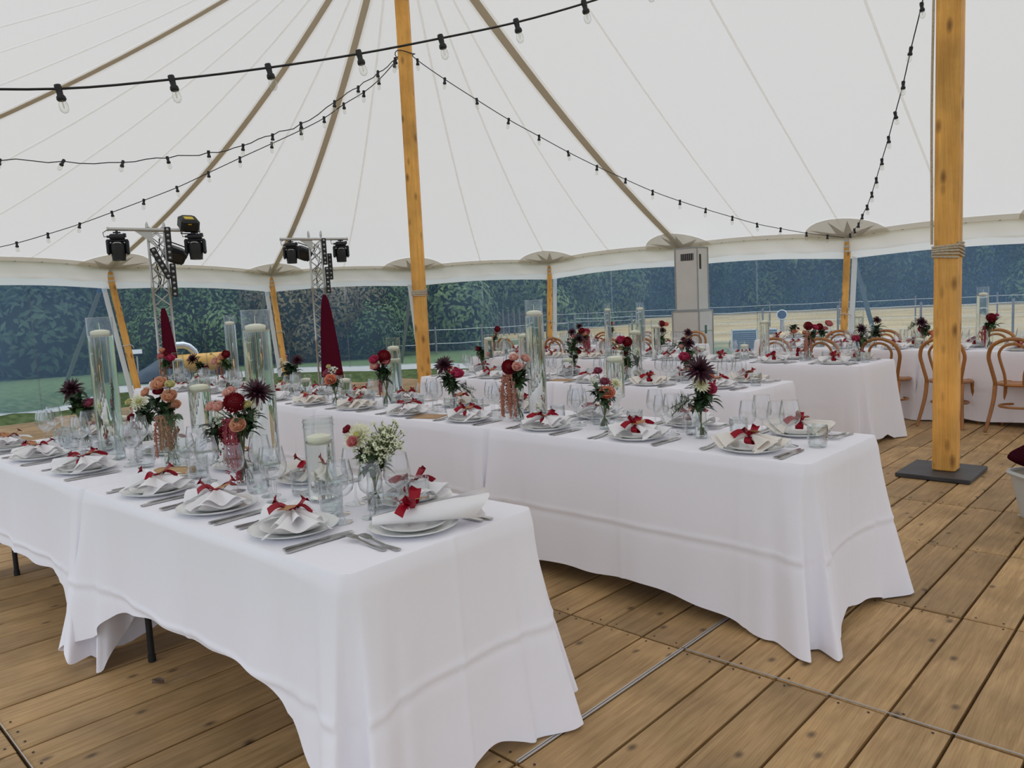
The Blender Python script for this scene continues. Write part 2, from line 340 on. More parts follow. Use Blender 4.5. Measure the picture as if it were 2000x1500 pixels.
# ------------------------------------------------------------------ ground outside
def sstep(a, b, x): t = max(0, min(1, (x-a)/(b-a))); return t*t*(3-2*t)
def tent_d(x, y):
    """distance outside the capsule of the floor"""
    px = max(-7.05, min(-1.26, x)); return math.hypot(x-px, y-6.3)
def gz(x, y):
    d = tent_d(x, y); bank = .30*math.exp(-((x+15.5)**2+(y-5)**2)/60)
    far = -.15*sstep(12, 40, d)
    return (-.14)*(1-sstep(7.0, 7.5, d)) + (bank+far)*sstep(6.9, 7.8, d)
def build_ground():
    m = MB(); xs = [-150, -110, -80, -60, -48, -40, -34] + [-30+i*.8 for i in range(60)] + [19, 24, 30, 40, 60, 90]
    ys = [-60, -40, -25, -15, -10] + [-7+i*.8 for i in range(42)] + [27, 30, 34, 38, 44, 52, 62, 75, 90, 110, 140, 180]
    def fn(u, v): x = xs[round(u*(len(xs)-1))]; y = ys[round(v*(len(ys)-1))]; return (x, y, gz(x, y))
    m.grid(fn, len(xs)-1, len(ys)-1)
    g = GRASS; g.use_nodes = True; N, L, b = nodes(g); b.inputs['Roughness'].default_value = .95; b.inputs['Specular IOR Level'].default_value = .1
    ge = N.new('ShaderNodeNewGeometry'); s3 = N.new('ShaderNodeSeparateXYZ'); L.new(ge.outputs['Position'], s3.inputs[0])
    n = N.new('ShaderNodeTexNoise'); n.inputs['Scale'].default_value = .35; n.inputs['Detail'].default_value = 8; L.new(ge.outputs['Position'], n.inputs['Vector'])
    n2 = N.new('ShaderNodeTexNoise'); n2.inputs['Scale'].default_value = 9; n2.inputs['Detail'].default_value = 6; L.new(ge.outputs['Position'], n2.inputs['Vector'])
    # dry straw field further out towards +y, green lawn near the tent and to the west
    c = N.new('ShaderNodeMath'); c.operation = 'MULTIPLY_ADD'; c.inputs[1].default_value = .42; L.new(s3.outputs['X'], c.inputs[0]); L.new(s3.outputs['Y'], c.inputs[2])
    c2 = N.new('ShaderNodeMath'); c2.operation = 'MULTIPLY_ADD'; c2.inputs[1].default_value = 8; L.new(n.outputs['Fac'], c2.inputs[0]); L.new(c.outputs[0], c2.inputs[2])
    mrr = N.new('ShaderNodeMapRange'); mrr.interpolation_type = 'SMOOTHSTEP'; mrr.inputs['From Min'].default_value = 17.5; mrr.inputs['From Max'].default_value = 24; L.new(c2.outputs[0], mrr.inputs['Value'])
    r1 = N.new('ShaderNodeValToRGB'); r1.color_ramp.elements[0].color = (.075, .12, .045, 1); r1.color_ramp.elements[1].color = (.15, .20, .08, 1); r1.color_ramp.elements[0].position = .35; r1.color_ramp.elements[1].position = .65
    r2 = N.new('ShaderNodeValToRGB'); r2.color_ramp.elements[0].color = (.36, .255, .105, 1); r2.color_ramp.elements[1].color = (.52, .385, .175, 1); r2.color_ramp.elements[0].position = .35; r2.color_ramp.elements[1].position = .65
    L.new(n2.outputs['Fac'], r1.inputs[0]); L.new(n.outputs['Fac'], r2.inputs[0])
    mx = N.new('ShaderNodeMix'); mx.data_type = 'RGBA'; L.new(mrr.outputs[0], mx.inputs[0]); L.new(r1.outputs[0], mx.inputs[6]); L.new(r2.outputs[0], mx.inputs[7]); L.new(mx.outputs[2], b.inputs['Base Color'])
    link('ground', m.mesh('ground', g), kind='structure')
build_ground()

# ------------------------------------------------------------------ plank floor
FTH = -.03966; fc, fs = cos(FTH), sin(FTH)
def f2w(x, y): return (x*fc - y*fs, x*fs + y*fc)
floor = struct('floor')
SEAMS = [-2.6, -1.6, -.5, .54, 1.567, 2.56, 3.54, 4.505, 5.42, 6.33, 7.3, 8.25, 9.2, 10.15, 11.1, 12.05, 13.0]
PW, J0 = .1955, -.587
def project(p):
    d = Vector(p)-Vector((0, 0, EYE)); z = d.dot(fwd)
    if z < .1: return None
    return (1000+F_PX*d.dot(rt)/z, 750-F_PX*d.dot(up)/z, z)
TB = [(-5.2, 1.2, -1.6, 1.8), (-8.3, 3.05, -1.1, 3.9), (-5.8, 5.1, -2.2, 5.9), (-7.4, 7.2, -2.1, 8.1)]
cand = []
for r in range(len(SEAMS)-1):
    y0, y1 = SEAMS[r], SEAMS[r+1]
    for k in range(-72, 38):
        x = J0+k*PW+PW/2; wx, wy = f2w(x, (y0+y1)/2)
        if tent_d(wx, wy) > 6.95: continue
        q = project((wx, wy, 0)); vis = 0
        if q and -60 < q[0] < 2060 and 600 < q[1] < 1600 and not any(a < wx < c and b < wy < d for a, b, c, d in TB): vis = 1
        cand.append((0 if vis else 1, math.hypot(wx, wy), x, y0, y1))
cand.sort()
def plank_mesh(L, w, mb=None, c=(0, 0, 0), dz=0):
    mb = mb or MB(); b = .004; x, y = w/2-.0055, L/2-.006
    v = [(-x, -y, -.03), (x, -y, -.03), (x, y, -.03), (-x, y, -.03), (-x, -y, -b), (x, -y, -b), (x, y, -b), (-x, y, -b), (-x+b, -y+b, 0), (x-b, -y+b, 0), (x-b, y-b, 0), (-x+b, y-b, 0)]
    f = [(i, (i+1) % 4, 4+(i+1) % 4, 4+i) for i in range(4)] + [(4+i, 4+(i+1) % 4, 8+(i+1) % 4, 8+i) for i in range(4)] + [(8, 9, 10, 11)]
    return mb.add([(p[0]+c[0], p[1]+c[1], p[2]+dz) for p in v], f)
PMC = {}; rest = MB(); nplank = 0
for vis, d, x, y0, y1 in cand:
    L = round(y1-y0, 3); yc = (y0+y1)/2; dz = random.uniform(-.004, .001)
    if nplank < 298:
        if L not in PMC: PMC[L] = plank_mesh(L, PW).mesh('plank', PLANK)
        wx, wy = f2w(x, yc); link('plank', PMC[L], floor, (wx, wy, dz), (0, 0, FTH+random.uniform(-.002, .002))); nplank += 1
    else: plank_mesh(L, PW, rest, (x, yc, 0), dz)
link('far_planks', rest.mesh('far_planks', PLANKS), floor, (0, 0, 0), (0, 0, FTH), kind='stuff')
u = MB()
for k in range(40): pass
def caps(n=60):
    out = []
    for k in range(n):
        a = 2*pi*k/n; cx = -1.26 if cos(a) > 0 else -7.05; out.append((cx+7.02*cos(a), 6.3+7.02*sin(a)))
    return out
cp = caps(); u.add([(x, y, -.028) for x, y in cp]+[(x, y, -.10) for x, y in cp], [tuple(range(60))]+[(i+60, (i+1) % 60+60, (i+1) % 60, i) for i in range(60)])
link('floor_bearers', u.mesh('floor_bearers', DARKGAP), floor)
# metal joint strips between floor panels
for (x0, y0, x1, y1) in ((-1.5625, 1.57, -1.5625, 2.556), (-1.5625, 2.565, -1.5625, 3.0), (-1.55, 2.562, .1, 2.562), (-3.3, .541, -2.3, .541)):
    m = MB(); n = Vector((y1-y0, x0-x1, 0)).normalized()*.004
    a, b = Vector((x0, y0, .0035)), Vector((x1, y1, .0035)); s = 1 if x0 == x1 else .5
    for o in ((-1.25, 1.25) if x0 == x1 else (0,)): m.strip([a+n*o, b+n*o], .003*s*1.4, .004)
    link('joint_strip', m.mesh('joint_strip', ALU), floor, None, (0, 0, FTH))
# screw heads near the plank ends
scr = MB()
for r, y in enumerate(SEAMS[3:9]):
    for k in range(-14, 12):
        for dx in (-.05, .05):
            for dy in (-.03, .03):
                if random.random() < .75:
                    scr.lathe([(.0045, 0), (.0045, .0015), (.0, .0016)], 6, (J0+k*PW+PW/2+dx+random.uniform(-.01, .01), y+dy, 0), cap=False)
link('screw_heads', scr.mesh('screw_heads', mat('screw_dark', (.03, .02, .015), .6)), floor, None, (0, 0, FTH), kind='stuff')

# ------------------------------------------------------------------ clear walls
PVC = bpy.data.materials.new('clear_vinyl'); PVC.use_nodes = True
def build_pvc():
    N, L = PVC.node_tree.nodes, PVC.node_tree.links; N.clear()
    o = N.new('ShaderNodeOutputMaterial'); t = N.new('ShaderNodeBsdfTransparent'); t.inputs[0].default_value = (.90, .93, .95, 1)
    d = N.new('ShaderNodeBsdfDiffuse'); d.inputs[0].default_value = (.30, .50, .78, 1); tr = N.new('ShaderNodeBsdfTranslucent'); tr.inputs[0].default_value = (.28, .48, .78, 1)
    g = N.new('ShaderNodeBsdfGlossy'); g.inputs['Roughness'].default_value = .08
    hz = N.new('ShaderNodeMixShader'); hz.inputs[0].default_value = .5; L.new(d.outputs[0], hz.inputs[1]); L.new(tr.outputs[0], hz.inputs[2])
    ge = N.new('ShaderNodeNewGeometry'); mp = N.new('ShaderNodeMapping'); mp.inputs['Scale'].default_value = (36, 36, 13); L.new(ge.outputs['Position'], mp.inputs[0])
    n = N.new('ShaderNodeTexNoise'); n.inputs['Scale'].default_value = 1.6; n.inputs['Detail'].default_value = 5; L.new(mp.outputs[0], n.inputs['Vector'])
    n2 = N.new('ShaderNodeTexNoise'); n2.inputs['Scale'].default_value = .5; n2.inputs['Detail'].default_value = 2; L.new(ge.outputs['Position'], n2.inputs['Vector'])
    r = N.new('ShaderNodeMapRange'); r.inputs['From Min'].default_value = .55; r.inputs['From Max'].default_value = .75; r.inputs['To Min'].default_value = 0; r.inputs['To Max'].default_value = .20; L.new(n.outputs['Fac'], r.inputs['Value'])
    s3 = N.new('ShaderNodeSeparateXYZ'); L.new(ge.outputs['Position'], s3.inputs[0])
    # the back wall (towards +x) is milkier, with more painted blue haze and specks
    r2 = N.new('ShaderNodeMapRange'); r2.inputs['From Min'].default_value = -13; r2.inputs['From Max'].default_value = -8; r2.inputs['To Min'].default_value = .35; r2.inputs['To Max'].default_value = 1; L.new(s3.outputs['X'], r2.inputs['Value'])
    mu = N.new('ShaderNodeMath'); mu.operation = 'MULTIPLY'; L.new(r.outputs[0], mu.inputs[0]); L.new(r2.outputs[0], mu.inputs[1])
    r3 = N.new('ShaderNodeMapRange'); r3.inputs['From Min'].default_value = .3; r3.inputs['From Max'].default_value = .7; r3.inputs['To Min'].default_value = .04; r3.inputs['To Max'].default_value = .14; L.new(n2.outputs['Fac'], r3.inputs['Value'])
    r4 = N.new('ShaderNodeMath'); r4.operation = 'MULTIPLY_ADD'; r4.inputs[1].default_value = .20; L.new(r2.outputs[0], r4.inputs[0]); L.new(r3.outputs[0], r4.inputs[2]); r3 = r4
    r5 = N.new('ShaderNodeMapRange'); r5.inputs['From Min'].default_value = 6.2; r5.inputs['From Max'].default_value = 3; r5.inputs['To Max'].default_value = .13; L.new(s3.outputs['Y'], r5.inputs['Value'])
    r6 = N.new('ShaderNodeMath'); L.new(r3.outputs[0], r6.inputs[0]); L.new(r5.outputs[0], r6.inputs[1]); r3 = r6
    ad = N.new('ShaderNodeMath'); ad.use_clamp = True; L.new(mu.outputs[0], ad.inputs[0]); L.new(r3.outputs[0], ad.inputs[1])
    m1 = N.new('ShaderNodeMixShader'); L.new(ad.outputs[0], m1.inputs[0]); L.new(t.outputs[0], m1.inputs[1]); L.new(hz.outputs[0], m1.inputs[2])
    lw = N.new('ShaderNodeLayerWeight'); lw.inputs['Blend'].default_value = .15; f = N.new('ShaderNodeMath'); f.operation = 'MULTIPLY'; f.inputs[1].default_value = .5; L.new(lw.outputs['Fresnel'], f.inputs[0])
    m2 = N.new('ShaderNodeMixShader'); L.new(f.outputs[0], m2.inputs[0]); L.new(m1.outputs[0], m2.inputs[1]); L.new(g.outputs[0], m2.inputs[2]); L.new(m2.outputs[0], o.inputs[0])
build_pvc()
walls = {}
def wall_of(i): return 'wall_back' if i in (0, 1, 18, 19, 17) else 'wall_left'
VH, WB = .27, .12
for i in [5, 4, 3, 2, 1, 0, 19, 18, 17]:
    nm = wall_of(i)
    if nm not in walls: walls[nm] = struct(nm)
    w = walls[nm]
    def low(u, z, o=0, ripple=0):
        p = eave(i, u); n = (Vector((-4.1, 6.3, 0))-Vector((p.x, p.y, 0))).normalized()
        return Vector((p.x, p.y, z if z is not None else 0)) - n*(o+ripple)
    top = lambda u: eave(i, u).z
    m = MB().grid(lambda u, v: low(u, top(u)-.01-VH*v+.012*sin(u*pi*7)*v, -.04, .02*sin(u*pi*9+v*2)*v), 40, 5)
    link('valance', m.mesh('valance', VALM), w)
    m = MB().grid(lambda u, v: low(u, top(u)-VH*.85-(VH*.15+WB)*v, .03), 16, 1)
    link('wall_band', m.mesh('wall_band', WHITEV), w)
    gb = lambda u: gz(low(u, 0).x, low(u, 0).y)
    m = MB().grid(lambda u, v: low(u, (top(u)-VH-WB)*(1-v)+(gb(u)+.10)*v, .03, .05*sin(pi*v)*(.6+.4*sin(u*23))), 24, 8)
    link('clear_panel', m.mesh('clear_panel', PVC), w)
    m = MB().grid(lambda u, v: low(u, (gb(u)+.12)*(1-v)+(gb(u)-.02)*v, .03+.10*v), 16, 1)
    link('skirt', m.mesh('skirt', WHITEV), w)
    for s in (.5,):
        m = MB().strip([low(s, (top(s)-VH-WB)*(1-k/6)+(gb(s)+.1)*k/6, .02, .05*sin(pi*k/6)*(.6+.4*sin(s*23))) for k in range(7)], .03, 0, 0, low(s+.02, 1)-low(s-.02, 1))
        link('wall_seam', m.mesh('wall_seam', thin_glass('vinyl_weld', (.72, .8, .86), .12, .3)), w)
    # eyelets along the eave
    m = MB()
    for k in range(1, 7): m.lathe([(.0, .012), (.016, .008), (.016, 0)], 8, tuple(low(k/7, top(k/7)-.025, -.075)), cap=False)
    link('eyelets', m.mesh('eyelets', mat('eyelet', (.3, .28, .24), .5)), w)

# ------------------------------------------------------------------ poles
def sq_pole(name, label, base, top, w, rz, parts=()):
    L = (Vector(top)-Vector(base)); m = MB().bbox((0, 0, L.length/2), (w, w, L.length), w*.06)
    o = tag(link(name, None, None, base, Vector((0, 0, 1)).rotation_difference(L.normalized()) @ Quaternion((0, 0, 1), rz)), label, 'pole')
    link('timber', m.mesh('timber', POLE), o); return o, L.length
k2, _ = sq_pole('king_pole', 'square orange pine main pole standing on a black steel plate', (-1.262, 6.36, .035), (-1.262, 6.36, 6.47), .158, 0)
k1, _ = sq_pole('king_pole', 'square orange pine main pole rising behind the third row of tables', (-7.05, 6.3, .0), (-7.05, 6.3, 6.42), .16, rad(42))
def rope_wrap(z, w, n, r, drop=0):
    pts = []
    for k in range(n*8+1):
        a = k/8; t = a % 1; h = w/2+r*.8; q = int(t*4); fr = t*4-q; c = [(h, -h), (h, h), (-h, h), (-h, -h)]; p, s = c[q % 4], c[(q+1) % 4]
        pts.append((p[0]*(1-fr)+s[0]*fr, p[1]*(1-fr)+s[1]*fr, z - a*r*2.3 + .008*sin(a*7)))
    return MB().tube(pts, r, 6)
link('rope_lashing', rope_wrap(1.70, .158, 5, .009).mesh('rope_lashing', ROPE), k2)
link('rope_lashing', rope_wrap(1.70, .16, 4, .009).mesh('rope_lashing', ROPE), k1)
link('hanging_rope', MB().tube([(-.10+.004*sin(k), -.06, 6.2-4.5*k/14) for k in range(15)], .009, 6).mesh('hanging_rope', ROPE), k2)
bolt = MB().lathe([(.022, 0), (.022, .008), (.008, .012), (0, .013)], 10, M=Matrix.Translation((.082, 0, .66)) @ Matrix.Rotation(pi/2, 4, 'Y'))
link('bolt', bolt.mesh('bolt', ALU), k1)
def tie(z, w):
    return MB().tube([(w*.75*cos(a), w*.75*sin(a), z+.02*sin(2*a)) for a in [2*pi*k/16 for k in range(16)]], .006, 5, closed=True)
link('cable_tie', tie(4.52, .16).mesh('cable_tie', BLACK), k1); link('cable_tie', tie(4.55, .16).mesh('cable_tie', BLACK), k2)
pl = MB().bbox((0, 0, .016), (.50, .56, .032), .004)
plate = thing('base_plate', 'flat black steel base plate under the pine main pole on the plank floor', 'base plate', (-1.29, 6.36, .001), rad(-2), None, pl.mesh('base_plate', BLKSTEEL))
PB = {0: (-7.5, 13.65), 1: (-10.45, 13.1), 2: (-12.45, 11.2), 3: (-14.2, 8.75), 4: (-13.9, 5.6), 5: (-13.1, 2.75), 18: (-1.1, 13.7), 19: (-4.35, 13.7), 17: (1.8, 13.2)}
PLAB = {0: 'hidden behind the white cabinet tower', 1: 'between main pole and white cabinet tower', 2: 'close beside the main pole behind the third row', 3: 'between the two lighting trusses', 4: 'leaning, just left of the first lighting truss',
        5: 'at the far left of the round end', 18: 'to the right of the main pole with plate', 19: 'with string lights tied to its top', 17: 'at the far right of the clear back wall'}
for i, (bx, by) in PB.items():
    t = EV[i]; base = Vector((bx, by, max(gz(bx, by), -.02))); tp = Vector((t.x*.985+bx*.015, t.y*.985+by*.015, t.z-.10)); d = tp-base
    ip = tag(link('side_pole', None, None, base, Vector((0, 0, 1)).rotation_difference(d.normalized())), 'round pine tent side pole '+PLAB[i], 'pole')
    link('timber', MB().lathe([(.062, 0), (.06, d.length*.5), (.056, d.length)], 12).mesh('timber', POLE), ip)
    link('ferrule', MB().lathe([(.045, d.length), (.045, d.length+.05), (.02, d.length+.06), (.02, d.length+.12)], 10).mesh('ferrule', ALU), ip)
    link('cord_binding', MB().lathe([(.060, d.length-.10), (.064, d.length-.09), (.064, d.length-.07), (.060, d.length-.06)], 12, cap=False).lathe([(.060, d.length-.18), (.064, d.length-.17), (.064, d.length-.16), (.060, d.length-.15)], 12, cap=False).mesh('cord_binding', CORD), ip)
    if i in (1, 2, 3, 4, 19):
        link('cord_knot', MB().tube([(.066*cos(a), .066*sin(a), d.length*.45+.012*sin(3*a)) for a in [k*pi/6 for k in range(13)]], .008, 5).tube([(.06, .03, d.length*.45), (.10, .05, d.length*.45-.02), (.09, .07, d.length*.45-.07)], .007, 5).mesh('cord_knot', CORD), ip)
    # white wall flap tied beside the pole
    n = (Vector((-4.1, 6.3, 0))-Vector((t.x, t.y, 0))).normalized(); sd = Vector((n.y, -n.x, 0))
    sgn = 1 if i in (18, 19, 17, 0, 1) else -1
    fl = MB().strip([tp.lerp(base, k/6) + (-sd if sgn > 0 else sd)*(.11) - n*.03 + Vector((0, 0, -.25*(1-k/6))) for k in range(7)], .09, .004, 0, sd)
    link('wall_flap', fl.mesh('wall_flap', WHITEV), walls[wall_of(i)])
    # guy strap outside
    if i != 0 and i != 17:
        g0 = Vector((t.x, t.y, t.z-.12)) - n*.12; g1 = Vector((t.x, t.y, 0)) - n*2.3; g1.z = gz(g1.x, g1.y)+.02
        gs = tag(link('guy_strap', MB().strip([g0.lerp(g1, .14), g1], .085, .006, 0, sd).mesh('guy_strap', mat('guy_webbing', (.30, .29, .26), .9)), None), 'grey guy strap outside the side pole '+PLAB[i], 'strap')
        link('strap_end', MB().strip([g0, g0.lerp(g1, .15)], .09, .01, 0, sd).mesh('strap_end', mat('blue_webbing', (.03, .16, .38), .8)), gs, label='blue webbing end')

# ------------------------------------------------------------------ string lights
def bulb_meshes():
    s = MB().lathe([(.004, .022), (.016, .02), (.018, .004), (.0155, -.012), (.0145, -.03), (.021, -.038), (.0225, -.052), (.019, -.058)], 10)
    g = MB().lathe([(.014, -.058), (.021, -.075), (.0225, -.092), (.019, -.108), (.010, -.118), (0, -.12)], 12, cap=False)
    f = MB().tube([(-.004, 0, -.062), (-.005, 0, -.085), (0, 0, -.095), (.005, 0, -.085), (.004, 0, -.062)], .0011, 4)
    return s.mesh('socket', BLACK), g.mesh('bulb', BULBG), f.mesh('filament', mat('filament', (.6, .5, .3), .4))
SOCK, BULB, FILA = bulb_meshes()
STR = {
 'string_lights': [
  ('black festoon string of clear bulbs nearest overhead, crossing in front of the main pole', [(-5.2, -.6, 2.72), (-4.98, -.02, 2.66), (-4.72, .45, 2.61), (-4.44, .95, 2.585)], [(-4.16, 1.43, 2.60), (-3.9, 1.88, 2.67), (-3.65, 2.29, 2.75), (-3.41, 2.71, 2.85), (-3.17, 3.11, 2.96), (-2.94, 3.51, 3.08), (-2.72, 3.89, 3.22)], [(-2.5, 4.27, 3.38), (-2.28, 4.64, 3.55), (-2.06, 5.02, 3.75), (-1.84, 5.4, 3.98), (-1.62, 5.77, 4.24), (-1.4, 6.14, 4.48)], 1.0),
  ('black festoon string with twisted cable, sagging from the main pole toward the left', [(-7.06, 6.25, 4.53)], [(-7.12, 6.2, 4.46), (-7.24, 6.02, 4.30), (-7.38, 5.82, 4.12), (-7.5, 5.55, 3.93), (-7.73, 5.22, 3.68), (-7.9, 4.94, 3.54), (-8.08, 4.66, 3.42), (-8.28, 4.34, 3.34), (-8.51, 3.97, 3.27), (-8.75, 3.58, 3.22), (-9.07, 3.09, 3.23), (-9.38, 2.58, 3.23)], [(-9.7, 2.07, 3.2), (-10.02, 1.55, 3.15), (-10.4, .95, 3.0)], 1.0),
  ('thin black festoon string running from the main pole to the left eave', [(-7.1, 6.27, 4.52)], [(-7.17, 6.23, 4.44), (-7.35, 6.12, 4.26), (-7.52, 6.01, 4.13), (-7.75, 5.87, 4.01), (-7.98, 5.73, 3.87), (-8.25, 5.56, 3.75), (-8.59, 5.35, 3.62), (-8.98, 5.12, 3.48), (-9.36, 4.88, 3.33), (-9.76, 4.64, 3.18), (-10.17, 4.38, 3.05), (-10.59, 4.13, 2.93), (-11.01, 3.87, 2.81), (-11.44, 3.61, 2.71), (-11.86, 3.35, 2.62)], [(-12.3, 3.1, 2.56), (-12.8, 2.85, 2.5), (-13.3, 2.6, 2.45)], 1.0),
  ('black festoon string from the main pole down to a side pole in back wall', [(-7.02, 6.36, 4.54)], [(-7.0, 6.45, 4.47), (-6.88, 6.78, 4.28), (-6.73, 7.18, 4.07), (-6.58, 7.61, 3.86), (-6.43, 8.04, 3.68), (-6.28, 8.47, 3.5), (-6.12, 8.92, 3.33), (-5.95, 9.38, 3.17), (-5.79, 9.85, 3.02), (-5.61, 10.33, 2.89), (-5.44, 10.82, 2.78), (-5.25, 11.34, 2.67), (-5.07, 11.85, 2.57), (-4.89, 12.37, 2.5), (-4.68, 12.95, 2.43), (-4.5, 13.44, 2.39)], [(-4.36, 13.86, 2.36)], 1.0),
  ('black festoon string dropping steeply at right onto the same back wall pole', [(-1.36, 6.6, 4.5), (-1.45, 6.85, 4.3), (-1.57, 7.16, 4.06)], [(-1.71, 7.5, 3.85), (-1.9, 7.95, 3.63), (-2.06, 8.34, 3.43), (-2.26, 8.84, 3.26), (-2.44, 9.28, 3.1), (-2.63, 9.73, 2.94), (-2.83, 10.23, 2.8), (-3.0, 10.65, 2.68), (-3.19, 11.11, 2.57), (-3.4, 11.62, 2.5), (-3.58, 12.05, 2.42), (-3.8, 12.58, 2.38), (-4.07, 13.25, 2.36)], [(-4.3, 13.84, 2.36)], 1.0),
  ('short festoon string hanging down the side pole beside the main pole', [(-12.75, 11.3, 2.42)], [(-12.68, 11.25, 2.2), (-12.62, 11.2, 1.9), (-12.57, 11.15, 1.55), (-12.52, 11.1, 1.2), (-12.47, 11.06, .85), (-12.43, 11.03, .5)], [(-12.4, 11.0, .2)], 1.0)]}
for lab, pre, pts, post, sc in STR['string_lights']:
    P = [Vector(p) for p in pre+pts+post]; cen = P[0]
    o = thing('string_lights', lab, 'string lights', tuple(cen))
    fine = []
    for k in range(len(P)-1):
        for j in range(4):
            t = j/4; p0, p1, p2, p3 = P[max(k-1, 0)], P[k], P[k+1], P[min(k+2, len(P)-1)]
            q = .5*((2*p1)+(p2-p0)*t+(2*p0-5*p1+4*p2-p3)*t*t+(3*p1-p0-3*p2+p3)*t**3)
            if 'twisted' in lab and j: q += Vector((0, 0, .02*sin(k*2.1+j)))
            fine.append(q-cen)
    fine.append(P[-1]-cen)
    link('cable', MB().tube(fine, .0065 if 'nearest' in lab else .0055, 5).mesh('cable', BLACK), o)
    for k, p in enumerate(P[1:-1]):
        tl = (random.uniform(-.16, .16), random.uniform(-.16, .16), random.uniform(0, 6))
        if 'nearest' in lab: tl = Vector((0, 0, -1)).rotation_difference(Vector((sin(YAW)*.2, -cos(YAW)*.2, -1)).normalized())
        if 'twisted' in lab and k > 6: tl = (random.uniform(-.7, .3), random.uniform(-.5, .5), 0)
        sk = link('socket', SOCK, o, p-cen, tl); link('bulb', BULB, sk); link('filament', FILA, sk)

# ------------------------------------------------------------------ tables under cloths
ROWS = {'R1': (-1.588, 1.104, 0., 2), 'R2': (-1.055, 2.921, -3.0, 4), 'R3': (-2.222, 4.999, -2.9, 2), 'R4': (-2.073, 7.061, -5.85, 3), 'R5': (-.24, 8.63, -9.4, 2), 'R5b': (-5.25, 9.47, -9.3, 2), 'R6': (-3.0, 10.75, -9.4, 1)}
RN = {'R1': 'front row', 'R2': 'second row', 'R3': 'third row', 'R4': 'fourth row', 'R5': 'fifth row', 'R5b': 'detached fifth row', 'R6': 'rearmost table'}
ORD = ['first', 'second', 'third', 'fourth', 'fifth', 'sixth', 'seventh', 'eighth', 'ninth', 'tenth', 'eleventh', 'twelfth']
TL, TW, TH = 1.825, .765, .75
def r2w(row, lx, ly, z=TH):
    x, y, a, n = ROWS[row]; a = rad(a); return Vector((x+lx*cos(a)-ly*sin(a), y+lx*sin(a)+ly*cos(a), z))
def cloth_mesh(seed, hem_side, hem_end, nt=34, dense=1, endfl=1.0):
    """cloth over a table centred at origin, length along x; hems: mean height of the long and short sides"""
    rnd = random.Random(seed); L, Wd = TL/2, TW/2; cr = .035; P = []
    ph = [rnd.uniform(0, 6) for _ in range(12)]; fl = [rnd.uniform(.8, 1.2) for _ in range(8)]
    sides = [((-L, -Wd), (L, -Wd), (0, -1)), ((L, -Wd), (L, Wd), (1, 0)), ((L, Wd), (-L, Wd), (0, 1)), ((-L, Wd), (-L, -Wd), (-1, 0))]
    for si, (a, b, n) in enumerate(sides):
        ln = math.hypot(b[0]-a[0], b[1]-a[1]); k = int((64 if ln > 1 else 40)*dense)
        for j in range(k):
            u = j/k; u = u if True else u
            # denser near the corners
            u = .5-.5*cos(pi*u)*(1-.35*sin(pi*u)**2)
            P.append((si, u, ln, a, b, n))
    cols = []
    for si, u, ln, a, b, n in P:
        x = a[0]+(b[0]-a[0])*u; y = a[1]+(b[1]-a[1])*u; d0, d1 = u*ln, (1-u)*ln
        ci = si if d0 < d1 else (si+1) % 4; d = min(d0, d1)        # nearest corner
        cx, cyy = [(-L, -Wd), (L, -Wd), (L, Wd), (-L, Wd)][ci]; bis = Vector((cx/L, cyy/Wd, 0)).normalized()
        nn = Vector((n[0], n[1], 0)); tg = Vector((n[1], -n[0], 0))
        sgn = 1 if d0 < d1 else -1
        # rounded corner of the top
        px, py = x, y
        if d < cr:
            td = Vector((-(b[0]-a[0]), -(b[1]-a[1]), 0)).normalized()*sgn; q = (1-d/cr)*pi/4
            ctr = Vector((cx, cyy, 0))-nn*cr-td*cr; ctr += nn*cr*cos(q)+td*cr*sin(q); px, py = ctr.x, ctr.y
        f = fl[ci*2 % 8]
        side = (0 if si in (0, 2) else 1); g = lambda c, w: math.exp(-((d-c)/w)**2)
        ridge1 = .125*f*math.exp(-((d-.07)/.052)**4)
        ridge2 = .03*g(.19, .05) if side == 0 else .045*g(.17, .04)*fl[(ci*2+1) % 8]
        valley = .02*g(0, .14)
        flare = (ridge1+ridge2+valley)*endfl
        hem = (hem_side if side == 0 else hem_end)
        hem = max(.008, hem - (.22+.3*max(0, hem-.1))*math.exp(-(d/(.21 if side == 0 else .13))**2) + .012*sin(u*17+ph[si]))
        if side == 0: hem += .02*sin(u*6.3+ph[4+si])*(1-math.exp(-(d/.3)**2))
        cols.append((Vector((px, py, 0)), nn, bis, flare, max(hem, .008), d, u*ln, si, f))
    n = len(cols); v = []; f = []
    def pt(c, t):
        p, nn, bis, flare, hem, d, s, si, fl_ = c
        ov = .012*min(1, t*14)
        z = TH-.006*min(1, (t*16)) - (TH-.006-hem)*max(0, t-.015)/.985 if t > .015 else TH-.006*(t/.015)**1.5
        wave = (.012*sin(s*9+ph[si])+.008*sin(s*21+ph[si+4]))*t**1.3*(1-math.exp(-(d/.25)**2))
        o = nn*(ov+.018*t+wave*.8) + bis*flare*t**1.25
        # pressed fold lines left from storage
        zz = z-.37; o += nn*.0055*math.exp(-(zz/.011)**2)-nn*.003*math.exp(-((zz+.02)/.02)**2)
        for q in (.30, .92, 1.54) if si in (0, 2) else (.38,): o += nn*.006*math.exp(-((s-q)/.012)**2)
        return p+o+Vector((0, 0, z))
    ts = [0, .006, .015, .03, .06]+[.06+.94*(k+1)/nt for k in range(nt)]
    for c in cols: v += [pt(c, t) for t in ts]
    w = len(ts); f = [(i*w+j+1, ((i+1) % n)*w+j+1, ((i+1) % n)*w+j, i*w+j) for i in range(n) for j in range(w-1)]
    m = MB().add(v, f, 0, True)
    m.add([v[i*w] for i in range(n)], [tuple(range(n-1, -1, -1))[::-1]], 0, False)
    return m.mesh('tablecloth', CLOTH)
